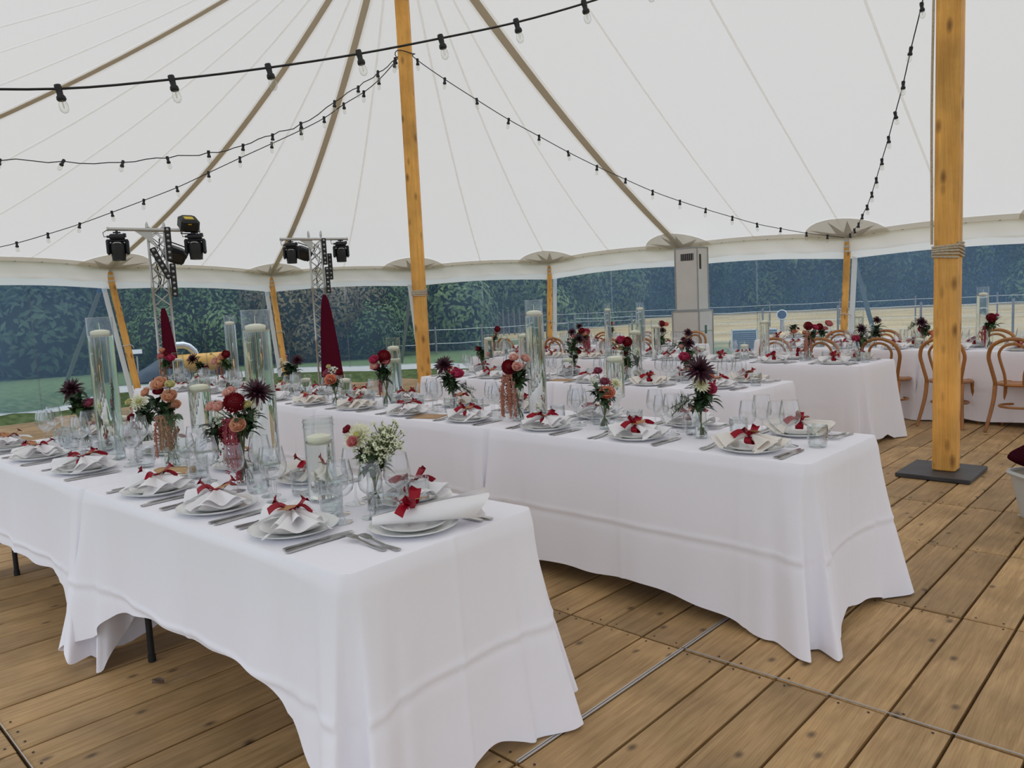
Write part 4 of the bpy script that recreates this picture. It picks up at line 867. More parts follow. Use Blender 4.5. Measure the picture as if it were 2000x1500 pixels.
BOUQ = [
('posy of white dahlia, pink bud and pale waxflower nearest the camera',-2.044,1.568,'bottle',[('W',-.044,.256,.1,0),('k',-.055,.244,.04,-.05),('r',-.08,.279,.035,0),('x',.012,.205,.11,0),('x',.045,.24,.11,.02),('g',.015,.15,.07,0),('g',.0,.19,.07,0)]),
('bouquet of crimson dahlia, blush buds, spiky dark dahlia and long crimson-tassel amaranth, front row',-2.851,1.531,'bud',[('R',-.015,.338,.085,-.02),('D',.057,.37,.14,.05),('b',-.116,.321,.05,0),('b',-.076,.321,.055,0),('b',-.036,.374,.06,.03),('e',.006,.247,.065,-.05),('y',.032,.324,.04,0),('A',-.042,.243,.26,-.03),('A',-.022,.233,.23,-.03),('g',-.04,.264,.08,0),('g',.021,.222,.08,0)]),
('bouquet of peach garden roses with rust amaranth beside the clear table sign',-3.519,1.532,'bud',[('e',-.031,.387,.08,0),('y',.029,.387,.045,0),('r',-.039,.355,.05,0),('e',.022,.331,.07,-.02),('e',.024,.285,.065,0),('e',-.099,.353,.05,0),('A',-.015,.227,.2,-.03),('A',.005,.217,.22,-.03),('A',-.043,.222,.12,0),('g',-.056,.307,.09,0),('g',-.007,.271,.09,0)]),
('white dahlia posy with green leaves and red tip, beside the peach roses',-4.328,1.759,'bottle',[('W',-.029,.241,.1,0),('y',-.081,.241,.045,0),('k',-.07,.212,.04,0),('r',-.075,.154,.05,0),('g',.014,.197,.11,0),('g',-.029,.162,.11,0)]),
('leafy bouquet topped with a dark dahlia at the far end of the front row',-4.706,1.569,'bottle',[('D',-.045,.33,.13,0),('w',-.089,.262,.06,0),('m',.03,.232,.07,0),('g',-.03,.276,.13,0),('g',-.015,.217,.12,0)]),
('posy of small white blossoms with one deep red rose, front row',-3.44,1.72,'bottle',[('w',.005,.191,.08,0),('w',.025,.218,.06,0),('r',.046,.136,.065,0),('g',.0,.12,.1,0),('D',-.022,.26,.08,.06)]),
('large dark dahlia over white bloom and hot pink rose, aisle end of second row',-1.687,3.26,'bottle',[('D',-.005,.331,.15,0),('W',-.005,.262,.085,-.03),('P',.04,.235,.065,-.02),('o',.057,.291,.03,0),('f',-.062,.188,.17,0),('g',.005,.188,.12,0),('g',.025,.2,.1,0)]),
('posy of coral bicolour rose with mauve and white flowers, second row',-2.262,3.285,'bottle',[('m',-.027,.31,.045,0),('m',.008,.25,.05,0),('W',.066,.241,.065,0),('w',-.055,.263,.05,0),('o',.014,.189,.085,-.04),('k',.038,.241,.035,0),('g',-.005,.181,.1,0),('g',-.027,.2,.09,0)]),
('bouquet of blush roses and crimson dahlia with rust amaranth, second row',-2.896,3.31,'bud',[('R',-.04,.322,.09,0),('b',-.009,.371,.06,0),('b',.052,.362,.06,0),('b',.006,.322,.06,-.03),('A',-.049,.249,.26,-.03),('A',-.061,.234,.24,-.03),('g',.021,.274,.1,0),('g',-.009,.265,.09,0)]),
('feathery posy of dark dahlia and hot pink rose beside the wooden card, second row',-3.644,3.511,'bottle',[('D',-.056,.306,.14,0),('P',.031,.233,.09,0),('w',-.08,.251,.05,0),('f',.059,.157,.17,0),('g',-.028,.191,.12,0),('g',0,.157,.1,0)]),
('bouquet of rose-pink blooms under a crimson dahlia beside paired cylinders, second row',-4.282,3.451,'bud',[('R',-.007,.359,.1,0),('P',-.071,.337,.075,0),('b',-.071,.292,.075,0),('k',.004,.314,.08,0),('P',-.056,.28,.065,0),('g',-.026,.217,.13,0),('A',-.045,.179,.12,0)]),
('posy of coral rose, white bloom and small red flowers, second row',-4.716,3.312,'bottle',[('w',-.008,.259,.09,0),('r',.043,.243,.055,0),('m',-.054,.24,.065,0),('o',-.019,.193,.09,-.03),('y',-.035,.294,.035,0),('g',-.008,.162,.1,0)]),
('posy of tiny white blossoms with a dark dahlia at the side, second row',-5.85,3.648,'bottle',[('D',.064,.296,.12,0),('w',-.036,.264,.08,0),('w',-.068,.305,.05,0),('g',-.014,.218,.14,0),('g',.023,.205,.13,0)]),
('peach and red bouquet with amaranth before a tall cylinder, far part of second row',-6.923,3.625,'bud',[('R',.005,.351,.08,0),('e',-.035,.321,.09,0),('b',-.11,.281,.085,0),('y',-.136,.362,.035,0),('A',-.075,.251,.18,0),('g',-.01,.286,.11,0)]),
('dark dahlia with one small pink flower near the far end of second row',-7.75,3.78,'bottle',[('D',-.084,.289,.15,0),('P',.036,.187,.055,0),('g',-.042,.253,.1,0),('g',.018,.205,.1,0)]),
('bunch of pink roses with amaranth at the far end of the second row',-8.15,3.58,'bud',[('k',-.04,.325,.1,0),('P',.046,.296,.1,0),('e',-.034,.387,.065,0),('R',.006,.353,.065,0),('A',-.046,.239,.2,0),('g',-.017,.228,.11,0)]),
('two stacked dark dahlias over hot pink rose at aisle end of third row',-3.021,5.6,'bottle',[('D',.022,.305,.11,0),('D',.017,.392,.085,0),('P',-.017,.187,.095,-.02),('b',-.035,.275,.045,0),('w',.061,.231,.06,0),('f',-.096,.297,.15,0),('g',.035,.209,.11,0)]),
('all-white posy with leaves behind a candle cylinder, third row',-3.62,5.75,'bottle',[('w',0,.219,.12,0),('W',-.019,.228,.1,0),('g',0,.141,.13,0)]),
('posy of crimson dahlia with pink and one yellow flower, third row',-3.438,5.344,'bottle',[('R',.009,.337,.085,0),('P',-.039,.346,.085,0),('y',-.039,.281,.055,0),('r',-.022,.242,.05,0),('g',-.004,.259,.11,0),('f',-.078,.337,.12,0)]),
('leafy bouquet of two dark dahlias and low red bloom, third row',-4.23,5.675,'bottle',[('D',.048,.349,.12,0),('D',-.01,.412,.09,0),('k',-.005,.369,.045,0),('r',.034,.218,.065,0),('g',-.005,.31,.14,0),('g',-.024,.247,.13,0)]),
('green foliage posy with small red and orange buds, far end of third row',-5.453,5.7,'bottle',[('r',-.038,.251,.06,0),('o',.087,.191,.06,0),('g',.016,.202,.13,0),('g',-.011,.229,.12,0)]),
('dark dahlia with hot pink rose at the aisle end of the fourth row',-2.251,7.6,'bottle',[('D',.02,.302,.13,0),('P',-.035,.203,.085,0),('y',.054,.198,.045,0),('g',.015,.208,.13,0),('f',.069,.243,.11,0)]),
('crimson dahlia and pink rose with hanging rust amaranth, fourth row',-2.736,7.6,'bud',[('R',0,.342,.09,0),('P',.067,.321,.07,0),('e',-.036,.274,.055,0),('A',-.026,.248,.26,-.03),('g',.052,.248,.11,0)]),
('red and dark bouquet with leaves at the centre of the fourth row',-4.62,7.95,'bottle',[('D',.025,.307,.11,0),('R',.013,.389,.08,0),('o',.063,.376,.065,0),('w',.013,.263,.055,0),('g',.013,.201,.14,0)]),
('peach and pink bouquet with thick amaranth on the fourth row',-5.8,8.05,'bud',[('e',-.014,.274,.12,0),('R',-.048,.322,.08,0),('P',.014,.302,.09,0),('A',.027,.219,.26,0),('A',0,.206,.2,0),('g',-.021,.185,.09,0)]),
('low posy of pink and dark blooms on the fourth row',-4.15,7.6,'bottle',[('P',.044,.189,.07,0),('D',.025,.221,.07,0),('g',.013,.139,.1,0)]),
('red dahlia with hanging amaranth at the far end of the fourth row',-7.25,7.85,'bud',[('R',.047,.375,.09,0),('e',.023,.312,.055,0),('A',-.031,.258,.25,0),('g',0,.258,.07,0)]),
('red bloom with pink bud and amaranth to the right of the main pole',-1.436,9.2,'bud',[('R',.005,.322,.1,0),('P',.082,.344,.045,0),('A',-.06,.213,.2,-.02),('g',.044,.257,.13,0)]),
('dark dahlia, pink rose and fern beside the main pole with plate',-2.1,9.42,'bottle',[('D',-.03,.282,.14,0),('P',-.024,.186,.085,0),('o',.078,.144,.075,0),('f',-.126,.264,.17,0),('g',.042,.216,.11,0)]),
('dark dahlia posy above a chair back on the fifth row',-2.62,9.4,'bottle',[('D',.03,.317,.11,0),('w',-.037,.226,.045,0),('g',.012,.213,.14,0),('g',.006,.152,.13,0)]),
('red and soft pink posy at the far end of the fifth row',-3.25,9.5,'bottle',[('R',-.035,.248,.09,0),('k',.069,.276,.1,0),('k',.028,.221,.065,0),('g',.014,.159,.09,0)]),
('small coral posy alone on the rearmost table',-4.25,11.2,'bottle',[('o',-.008,.11,.09,0),('w',.015,.168,.08,0),('r',.061,.15,.045,0),('g',-.03,.137,.09,0)]),
('red dahlia with blush rose and amaranth, detached fifth row',-6.676,9.95,'bud',[('R',-.016,.349,.09,0),('b',.04,.333,.055,0),('A',-.016,.182,.2,0),('g',0,.262,.11,0)]),
('little coral posy beside the red dahlia, detached fifth row',-6.2,10.0,'bottle',[('o',-.008,.177,.08,0),('r',.008,.249,.055,0),('g',0,.225,.09,0)]),
('dark dahlia with pink bud, far part of the detached fifth row',-7.4,10.1,'bottle',[('D',0,.307,.12,0),('P',.024,.218,.065,0),('g',0,.162,.11,0)]),
]

for idx, (bl, x, y, vt, items) in enumerate(BOUQ):
    s = settle(x, y)
    if not s: print('no table for', bl); continue
    x, y, k, row = s; spec, vh, vr = VS[vt]; p = Vector((x, y, TH+.001)); OCC.append((x, y, vr+.004))
    short = bl.split(',')[0]
    for cut in (' beside ', ' at the ', ' at aisle', ' near ', ' nearest', ' to the ', ' above ', ' behind ', ' before ', ' alone', ' on the ', ' topped '): short = short.split(cut)[0]
    spec.put('glass vase of the '+short+', '+RN[row], p, random.uniform(0, 6), 'bud vases')
    rr = random.Random(idx); b = thing('bouquet', bl, 'flowers', p)
    for e in range(3):
        g = rr.uniform(0, 6.28); link('foliage', LEAVES[rr.randrange(5)], b, (.02*cos(g), .02*sin(g), vh+rr.uniform(.015, .05)), (rr.uniform(-.3, .3), rr.uniform(-.3, .3), rr.uniform(0, 6)), rr.uniform(.09, .13))
    for e in range(4):
        g = rr.uniform(0, 6.28); link('stem', MB().tube([(-vr*.75*cos(g), -vr*.75*sin(g), .014), (0, 0, vh*.5), (vr*.7*cos(g), vr*.7*sin(g), vh), (vr*1.3*cos(g), vr*1.3*sin(g), vh+.05)], .0022, 4).mesh('stem', STEM if e % 2 else STEMB), b)
    for c, dx, z, sz, dp in items:
        dx *= k; z *= k; sz *= k; off = RV*dx+DV*dp+Vector((0, 0, z)); jit = DV*rr.uniform(-.02, .02)*(c not in 'W')
        off += jit
        if c in 'gf':
            m = FERN if c == 'f' else LEAVES[rr.randrange(5)]
            ang = math.atan2(RV.y*dx, RV.x*dx) if abs(dx) > .02 else rr.uniform(0, 6)
            link('fern_spray' if c == 'f' else 'foliage', m, b, off*(.75 if c == 'f' else 1)+Vector((0, 0, z*.25 if c == 'f' else 0)), (0, 0, ang), sz*1.35); continue
        if c == 'A':
            st = Vector((0, 0, vh*1.02)); am = AMS[0 if 'crimson-tassel' in bl or ('rust' not in bl and rr.random() < .6) else 1][rr.randrange(3)]
            link('amaranth', am, b, off, (0, 0, rr.uniform(0, 6)), sz); tops = off+Vector((0, 0, .01))
            link('stem', MB().tube([(0, 0, .03), st, tops], .0022, 4).mesh('stem', STEMB), b); continue
        face = (Vector((off.x, off.y, 0))*5 + Vector((0, 0, .75)) - DV*.75 + Vector((rr.uniform(-.25, .25), rr.uniform(-.25, .25), 0))).normalized()
        if c == 'x': face = Vector((0, 0, 1))
        link('bloom', BLOOM[c], b, off, face.to_track_quat('Z', 'Y'), sz*(1.25 if c in 'rPkbemoy' else 1.12))
        neck = Vector((rr.uniform(-.5, .5)*vr, rr.uniform(-.5, .5)*vr, vh)); bot = Vector((-neck.x*1.2, -neck.y*1.2, .016))
        link('stem', MB().tube([bot, neck*.5+bot*.5, neck, neck.lerp(off, .55)+Vector((0, 0, .012)), off-face*sz*.12], .0021, 5).mesh('stem', STEM if rr.random() < .7 else STEMB), b)
        if c in 'DRPWro': link('leaf', LEAVES[rr.randrange(5)], b, neck.lerp(off, .5), (rr.uniform(-.3, .3), 0, rr.uniform(0, 6)), sz*.8)

# ------------------------------------------------------------------ place settings
def setting(row, side, k, lx, ly=None, full=True, end=False, roll=False):
    """side: 'near' faces away from the camera's rows, 'far' is mirrored"""
    rnd = random.Random(row+side+str(k)); a = rad(ROWS[row][2]); flip = side == 'far'
    ly = ly if ly is not None else (.155 if not flip else TW-.155)
    base = r2w(row, lx, ly, TH+.001); rz = a+(pi if flip else 0)+(pi/2 if end else 0)+rnd.uniform(-.03, .03)
    T = lambda x, y, z=0: base+Vector((x*cos(rz)-y*sin(rz), x*sin(rz)+y*cos(rz), z))
    if end: where = 'at the end place of the front row'
    else: where = 'at %s %s place from aisle end of %s' % (ORD[k], 'near-side' if not flip else 'far-side', RN[row])
    thing('dinner_plate', 'large white plate '+where, 'plate', base, rnd.uniform(0, 6), 'dinner plates', plate_m)
    thing('side_plate', 'small stacked white plate '+where, 'plate', T(0, 0, .0075), rnd.uniform(0, 6), 'side plates', splate_m)
    nsp = NAPROLL if roll else NAPS[rnd.randrange(6)]
    nsp.put('red-ribboned folded napkin '+where, T(0, 0, .0225), rz+rnd.uniform(-.5, .5)+(pi if rnd.random() < .5 else 0) if not roll else rad(50), 'ribboned napkins')
    if full:
        for x, nm, me in ((-.165, 'outer fork', FORK), (-.192+.0, 'inner fork', FORK), (.165, 'inner knife', KNIFE), (.19, 'outer knife', KNIFE)):
            kk = 'fork' if 'fork' in nm else 'knife'; yy = rnd.uniform(-.035, .005)
            x += rnd.uniform(-.003, .003)
            thing(kk, 'steel '+nm+' '+where, 'cutlery', T(x, yy, .0), rz+rnd.uniform(-.06, .06), kk+'s', me)
    gl = [(WINE_A, [(.10, .17), (.13, .19), (.07, .20)], .047, 'larger wine glass'), (WINE_B, [(.015, .215), (.04, .24), (-.03, .20), (-.06, .21)], .041, 'smaller wine glass'), (TUMBLER, [(.20, .21), (-.10, .22), (-.14, .20), (.21, .16), (-.16, .23)], .044, 'cut-glass tumbler')]
    for sp, ops, r, nm in gl:
        for q in ops + [(x+dx, y+dy) for x, y in ops for dx in (-.04, .04, -.08, .08) for dy in (-.03, .03)]:
            p = T(q[0]+rnd.uniform(-.008, .008), q[1]+rnd.uniform(-.008, .008))
            inside = any((lambda dx, dy: -1.83*n+.06 < dx*cos(rad(aa))+dy*sin(rad(aa)) < -.06 and .06 < -dx*sin(rad(aa))+dy*cos(rad(aa)) < TW-.06)(p.x-rx, p.y-ry) for rx, ry, aa, n in ROWS.values())
            if inside and free(p, r): OCC.append((p.x, p.y, r)); sp.put(nm+' '+where, p, rnd.uniform(0, 6), nm.replace('glass', 'glasses') if 'wine' in nm else 'cut-glass tumblers'); break
SEATS = {'R1': ([-.48, -.97, -1.46, -2.25, -2.88, -3.42], [-.43, -1.06, -1.6, -2.34, -2.9, -3.45])}
for i in range(1, 7):
    pass
allset = []
setting('R1', 'near', 12, -.165, .38, end=True, roll=True)
for row in ('R1', 'R2', 'R3', 'R4', 'R5', 'R5b', 'R6'):
    n = ROWS[row][3]; L = [-.32-1.83*t-.6*j for t in range(n) for j in range(3)]
    near, far = SEATS.get(row, (L, [x+.02 for x in L]))
    for side, xs in (('near', near), ('far', far)):
        for k, lx in enumerate(xs): setting(row, side, k, lx, full=row in ('R1', 'R2', 'R3', 'R4'))

# table cards and the clear sign
for x, y, rz, lab in ((-3.562, 3.19, .3, 'flat brown wooden card lying on the second row beside the dark and pink posy'), (-4.08, 5.30, .2, 'flat brown wooden card lying on the third row')):
    x, y, k, row = settle(x, y)
    c = thing('wooden_card', lab, 'card', (x, y, TH+.004), rz, None, MB().bbox((0, 0, 0), (.21, .148, .006), .002).mesh('wooden_card', noisecol('thin_plywood', [(.36, .20, .09), (.50, .31, .15)], (4, 30, 4), 3, .6)))
sg = thing('table_sign', 'clear acrylic table sign standing in a pale wooden base on the front row', 'sign', (-3.36, 1.47, TH+.001), rad(41))
link('base', MB().bbox((0, 0, .0125), (.17, .055, .025), .003).mesh('base', noisecol('sign_wood', [(.45, .27, .12), (.58, .38, .19)], (3, 40, 40), 3, .6)), sg)
link('clear_plate', MB().bbox((0, 0, .145), (.115, .004, .245), .001).mesh('clear_plate', VGLASS), sg)

# bentwood chairs
def chair_spec():
    def crv(P, n=6):
        P = [Vector(p) for p in P]; out = []
        for k in range(len(P)-1):
            p0, p1, p2, p3 = P[max(k-1, 0)], P[k], P[k+1], P[min(k+2, len(P)-1)]
            for j in range(n):
                t = j/n; out.append(.5*((2*p1)+(p2-p0)*t+(2*p0-5*p1+4*p2-p3)*t*t+(3*p1-p0-3*p2+p3)*t**3))
        return out+[P[-1]]
    hoop = [(-.165, -.165, .44), (-.165, -.185, .50), (-.19, -.205, .62), (-.208, -.222, .73), (-.175, -.243, .83), (-.09, -.256, .885), (0, -.26, .9)]
    hoop += [(-x, y, z) for x, y, z in hoop[-2::-1]]
    inn = [(-.075, -.178, .455), (-.082, -.195, .56), (-.115, -.215, .70), (-.118, -.228, .77), (-.075, -.24, .83), (0, -.246, .852)]; inn += [(-x, y, z) for x, y, z in inn[-2::-1]]
    seat = MB().lathe([(0, .437), (.17, .437), (.196, .440), (.204, .452), (.198, .466), (.18, .470), (.165, .463), (0, .460)], 30, cap=False).mesh('seat', BENT)
    parts = [('seat', seat), ('back_hoop', MB().tube(crv(hoop), .0185, 8).mesh('back_hoop', BENT)), ('inner_hoop', MB().tube(crv(inn), .0135, 7).mesh('inner_hoop', BENT))]
    for s in (-1, 1):
        parts.append(('leg', MB().tube(crv([(s*.165, -.165, .45), (s*.172, -.185, .3), (s*.195, -.235, .12), (s*.215, -.275, 0)]), [.0205-.005*k/18 for k in range(19)], 8).mesh('leg', BENT)))
        parts.append(('leg', MB().tube(crv([(s*.155, .135, .445), (s*.165, .15, .25), (s*.178, .17, .1), (s*.2, .20, 0)]), [.0205-.005*k/18 for k in range(19)], 8).mesh('leg', BENT)))
    parts.append(('stretcher', MB().tube([(.168*cos(2*pi*k/28), .158*sin(2*pi*k/28)-.012,   .235) for k in range(28)], .012, 6, closed=True).mesh('stretcher', BENT)))
    return Spec('bentwood_chair', 'chair', None, parts)
CHAIR = chair_spec()
for row, side, xs in (('R5', 'near', [-.25, -.83, -1.45, -2.05, -2.72, -3.3]), ('R5b', 'near', [-.3, -.92, -1.55, -2.15, -2.75, -3.4]), ('R5', 'far', [-.9, -1.5, -2.1, -2.75, -3.35]), ('R5b', 'far', [-.6, -1.6, -2.6])):
    for k, lx in enumerate(xs):
        p = r2w(row, lx, -.15 if side == 'near' else TW+.22, .001)
        CHAIR.put('honey bentwood chair, %s on %s side from aisle end of %s' % (ORD[k], side, RN[row]), p, rad(ROWS[row][2])+(0 if side == 'near' else pi)+random.uniform(-.08, .08), 'bentwood chairs')

# lighting trusses
def truss(name, label, base, H, w, rz):
    o = thing(name, label, 'truss', base, rz); r = .018
    for i, (sx, sy) in enumerate(((-1, -1), (1, -1), (1, 1), (-1, 1))):
        link('chord', MB().lathe([(r, .03), (r, .95), (r*1.35, .955), (r*1.35, 1.045), (r, 1.05), (r, 1.95), (r*1.35, 1.955), (r*1.35, 2.045), (r, 2.05), (r, H-.09), (r*1.4, H-.085), (r*1.1, H-.03), (r*.4, H), (0, H+.005)], 10, cap=False).mesh('chord', ALU), o, (sx*w/2, sy*w/2, 0))
    m = MB(); n = int((H-.15)/.2)
    for side in range(4):
        M = Matrix.Rotation(side*pi/2, 4, 'Z')
        for k in range(n):
            s = 1 if k % 2 else -1; z0 = .1+k*.2
            m.tube([(-s*w/2, -w/2, z0), (s*w/2, -w/2, z0+.2)], .0065, 5, M=M)
            if side in (0, 2): m.tube([(s*w/2, -w/2, z0), (-s*w/2, -w/2, z0+.2)], .0065, 5, M=M)
        for z in (.08, H-.14): m.tube([(-w/2, -w/2, z), (w/2, -w/2, z)], .0065, 5, M=M)
    link('lattice', m.mesh('lattice', ALU), o); link('foot_plate', MB().bbox((0, 0, .015), (.6, .6, .03), .004).mesh('foot_plate', BLKSTEEL), o); return o
def bar(o, z, x0, x1):
    link('cross_bar', MB().tube([(x0, -.17, z+.012), (x1, -.17, z-.012)], .025, 10).tube([(x0-.004, -.17, z+.012), (x0+.02, -.17, z+.012)], .031, 10).tube([(x1-.02, -.17, z-.012), (x1+.004, -.17, z-.012)], .031, 10).mesh('cross_bar', ALU), o)
    link('bracket', MB().add([(-.05, -.15, z-.02), (-.28, -.15, z-.02), (-.05, -.15, z-.2), (-.05, -.16, z-.02), (-.28, -.16, z-.02), (-.05, -.16, z-.2)], [(0, 1, 2), (5, 4, 3), (0, 3, 4, 1), (1, 4, 5, 2), (2, 5, 3, 0)]).mesh('bracket', ALU), o)
def head_spec():
    base = MB().bbox((0, 0, -.075), (.20, .15, .085), .02).box((-.11, 0, -.07), (.05, .05, .03)).box((.10, .0, -.05), (.04, .09, .05)).tube([(0, 0, -.04), (0, 0, .02)], .018, 6).tube([(-.05, 0, -.01), (.05, 0, -.01)], .012, 6)
    yoke = MB()
    for s in (-1, 1): yoke.bbox((s*.125, 0, -.22), (.05, .13, .22), .02)
    yoke.bbox((0, 0, -.128), (.29, .12, .035), .012)
    hd = MB().lathe([(.0, .10), (.06, .10), (.098, .07), (.105, .0), (.10, -.08), (.092, -.15), (.092, -.18), (.075, -.182), (.07, -.165), (0, -.165)], 18, cap=False, M=Matrix.Translation((0, 0, -.235)))
    lens = MB().lathe([(.068, -.168), (.04, -.178), (0, -.182)], 16, cap=False, M=Matrix.Translation((0, 0, -.235)))
    hnd = MB().tube([(-.05, -.105, -.175), (-.03, -.112, -.165), (.03, -.112, -.165), (.05, -.105, -.175)], .008, 5)
    cb = MB().tube([(-.1, 0, -.07), (-.17, .0, -.07), (-.18, 0, -.01), (-.12, 0, .03)], .006, 5)
    return Spec('moving_head_light', 'stage light', None, [('base', base.mesh('base', NAVY)), ('yoke', yoke.mesh('yoke', NAVY)), ('head', hd.mesh('head', BLACK)), ('lens', lens.mesh('lens', LENS)), ('handle', hnd.mesh('handle', mat('grey_grip', (.45, .46, .48), .4))), ('cable', cb.mesh('cable', BLACK))])
HEAD = head_spec()
def ledbar_spec(L):
    b = MB().bbox((0, 0, 0), (.085, .07, L), .01).box((0, -.037, 0), (.07, .006, L*.97))
    p = [('housing', b.mesh('housing', BLACK))]; lm = MB().lathe([(0, 0), (.018, 0), (.020, .004), (.014, .010), (0, .013)], 10, cap=False, M=Matrix.Rotation(pi/2, 4, 'X')).mesh('lens', LENS)
    n = 6
    for k in range(n): p.append(('lens', lm, (0, -.040, -L*.42+L*.84*k/(n-1))))
    return Spec('led_bar', 'stage light', None, p)
LEDB = ledbar_spec(.50)
def washer_spec():
    b = MB().bbox((0, 0, 0), (.30, .20, .24), .04); b.box((0, -.105, 0), (.24, .01, .18))
    y = MB().tube([(-.165, 0, 0), (-.165, 0, .17), (.165, 0, .17), (.165, 0, 0)], .010, 6)
    return Spec('flood_box_light', 'stage light', None, [('housing', b.mesh('housing', NAVY)), ('yoke', y.mesh('yoke', BLACK)), ('front_glass', MB().bbox((0, -.112, 0), (.2, .004, .14), .001).mesh('front_glass', mat('dark_glass', (.02, .025, .03), .1)))])
WASH = washer_spec()
def facecam(x, y): return math.atan2(y, x)-pi/2       # local -y looks at the camera
for (bx, by, H, nm, bz, hx, wx, bars) in ((-11.58, 5.12, 2.95, 'first (nearer) lighting truss', 2.83, (-.52, .53), (.24, 2.48), ((.16, 2.62, 0), (.185, 2.08, 0), (.03, 2.33, .42))),
                                         (-12.45, 8.53, 3.06, 'second (farther) lighting truss', 2.90, (-.45, .47), (-.24, 2.66), ((.16, 2.66, 0), (.185, 2.12, 0), (.25, 2.38, 0)))):
    rz = facecam(bx, by); R = Matrix.Rotation(rz, 3, 'Z'); B = Vector((bx, by, 0)); T = lambda x, y, z: B+R @ Vector((x, y, z))
    o = truss('lighting_truss', 'aluminium lattice tower carrying stage lights, '+nm, B, H, .23, rz); bar(o, bz, -.64, .61)
    for x, sd in zip(hx, ('left', 'right')):
        HEAD.put('black moving-head light at %s end of crossbar, %s' % (sd, nm), T(x, -.17, bz-.03), rz+random.uniform(-.2, .2), 'moving-head lights')
    WASH.put('black boxy flood light behind the lattice of the '+nm, T(wx[0], .10, wx[1]), rz, 'flood lights', rot=(.5, .35, rz+.3))
    for k, (x, z, tilt) in enumerate(bars):
        LEDB.put('black bar light with six lenses, %s, on the %s' % (('upper upright one', 'lower upright one', 'slanting one' if tilt else 'rear one')[k], nm), T(x, -.17-.05*(k == 2)*(1 if tilt else -2), z), rz, 'bar lights', rot=(0, -tilt, rz))
    cm = MB()
    for k in range(4): cm.tube([(random.uniform(-.1, .12), -.05+random.uniform(-.05, .05), bz-.1-.16*j+random.uniform(-.03, .03)) for j in range(6)], .006, 4)
    cm.tube([(.12, -.10, bz-.6+(-.2*j)) for j in range(9)], .007, 4)
    link('cables', cm.mesh('cables', BLACK), o)
B1 = Vector((-11.58, 5.12, 0)); rz = facecam(-11.58, 5.12); R = Matrix.Rotation(rz, 3, 'Z')
lz = thing('laser_projector', 'black laser box with a yellow sticker standing on the crossbar of the first truss', 'stage light', B1+R @ Vector((.46, -.17, 2.77)), rz+.25)
LM = Matrix.Translation((0, 0, .15)) @ Matrix.Rotation(.5, 4, 'X') @ Matrix.Translation((0, 0, -.14))
link('housing', MB().bbox((0, 0, .14), (.27, .26, .20), .035, M=LM).mesh('housing', BLACK), lz); link('bracket', MB().tube([(-.12, 0, .12), (-.12, 0, .0), (.12, 0, .0), (.12, 0, .12)], .010, 6).mesh('bracket', BLACK), lz)
link('sticker', MB().box((-.01, -.02, .2415), (.13, .10, .002), M=LM).box((-.02, -.1315, .18), (.05, .002, .012), M=LM).mesh('sticker', LABELY), lz, label='yellow warning sticker')
def drape(base, z0, z1, w0, w1, lab, x0):
    rr = random.Random(lab); R = Matrix.Rotation(facecam(base[0], base[1]), 3, 'Z'); m = MB()
    def fn(u, v):
        w = w0+(w1-w0)*v**.6; a = 2*pi*u; f = .022*sin(a*5)*v**.5
        return Vector(base)+R @ Vector((x0+(w/2+f)*cos(a)+.05*v, -.20+(w*.28+f*.5)*sin(a), z0+(z1-z0)*v))
    m.grid(fn, 60, 16, cu=True)
    return tag(link('drape', m.mesh('drape', BURG)), lab, 'curtain')
drape((-11.58, 5.12, 0), 1.66, .75, .05, .18, 'burgundy cloth tied to the first truss', .0)
drape((-12.45, 8.53, 0), 1.84, .02, .06, .42, 'long dark burgundy cloth bunched on the second truss down to the floor', .10)

# white cabinet tower (heater / cooler) by the back wall
CABM = noisecol('cabinet_white', [(.60, .58, .55), (.66, .64, .61)], nscale=3, rough=.45); EDGE = mat('cabinet_edge', (.34, .34, .34), .35, .6); SLOT = mat('vent_dark', (.03, .022, .02), .7)
acp = Vector((-7.0, 13.28, 0)); v = -Vector((acp.x, acp.y, 0)).normalized(); n1 = v*cos(rad(32))-RV*sin(rad(32)); rz = math.atan2(n1.y, n1.x)+pi/2
ac = thing('cabinet_tower', 'tall white two-part air cabinet with dark vent slots by the clear back wall', 'air unit', acp, rz)
def cabinet(nm, z0, z1, a, b):
    c = link(nm, MB().bbox((0, 0, (z0+z1)/2), (a, b, z1-z0), .01).mesh(nm, CABM), ac); e = MB()
    for sx in (-1, 1):
        for sy in (-1, 1): e.box((sx*a/2, sy*b/2, (z0+z1)/2), (.022, .022, z1-z0))
    for z in (z0+.01, z1-.01):
        for s in (-1, 1): e.box((0, s*b/2, z), (a, .02, .022)); e.box((s*a/2, 0, z), (.02, b, .022))
    link('edge_trim', e.mesh('edge_trim', EDGE), c); return c
lo = cabinet('lower_cabinet', .09, 1.20, .56, .56); hi = cabinet('upper_cabinet', 1.20, 2.40, .47, .42)
vm = MB().box((.02, -.212, 2.215), (.27, .006, .13)); link('vent', vm.mesh('vent', SLOT), hi)
sl = MB();
for k in range(7): sl.box((-.10+.04*k, -.216, 2.215), (.008, .004, .125))
link('vent_grille', sl.mesh('vent_grille', EDGE), hi); link('side_vent', MB().box((.237, -.10, 2.12), (.006, .07, .28)).mesh('side_vent', SLOT), hi)
link('seam_line', MB().box((0, -.283, .80), (.55, .006, .012)).box((.283, 0, .80), (.006, .55, .012)).mesh('seam_line', EDGE), lo)
link('lever', MB().box((.285, -.02, .83), (.012, .06, .16)).mesh('lever', mat('green_lever', (.02, .10, .09), .4)), lo)
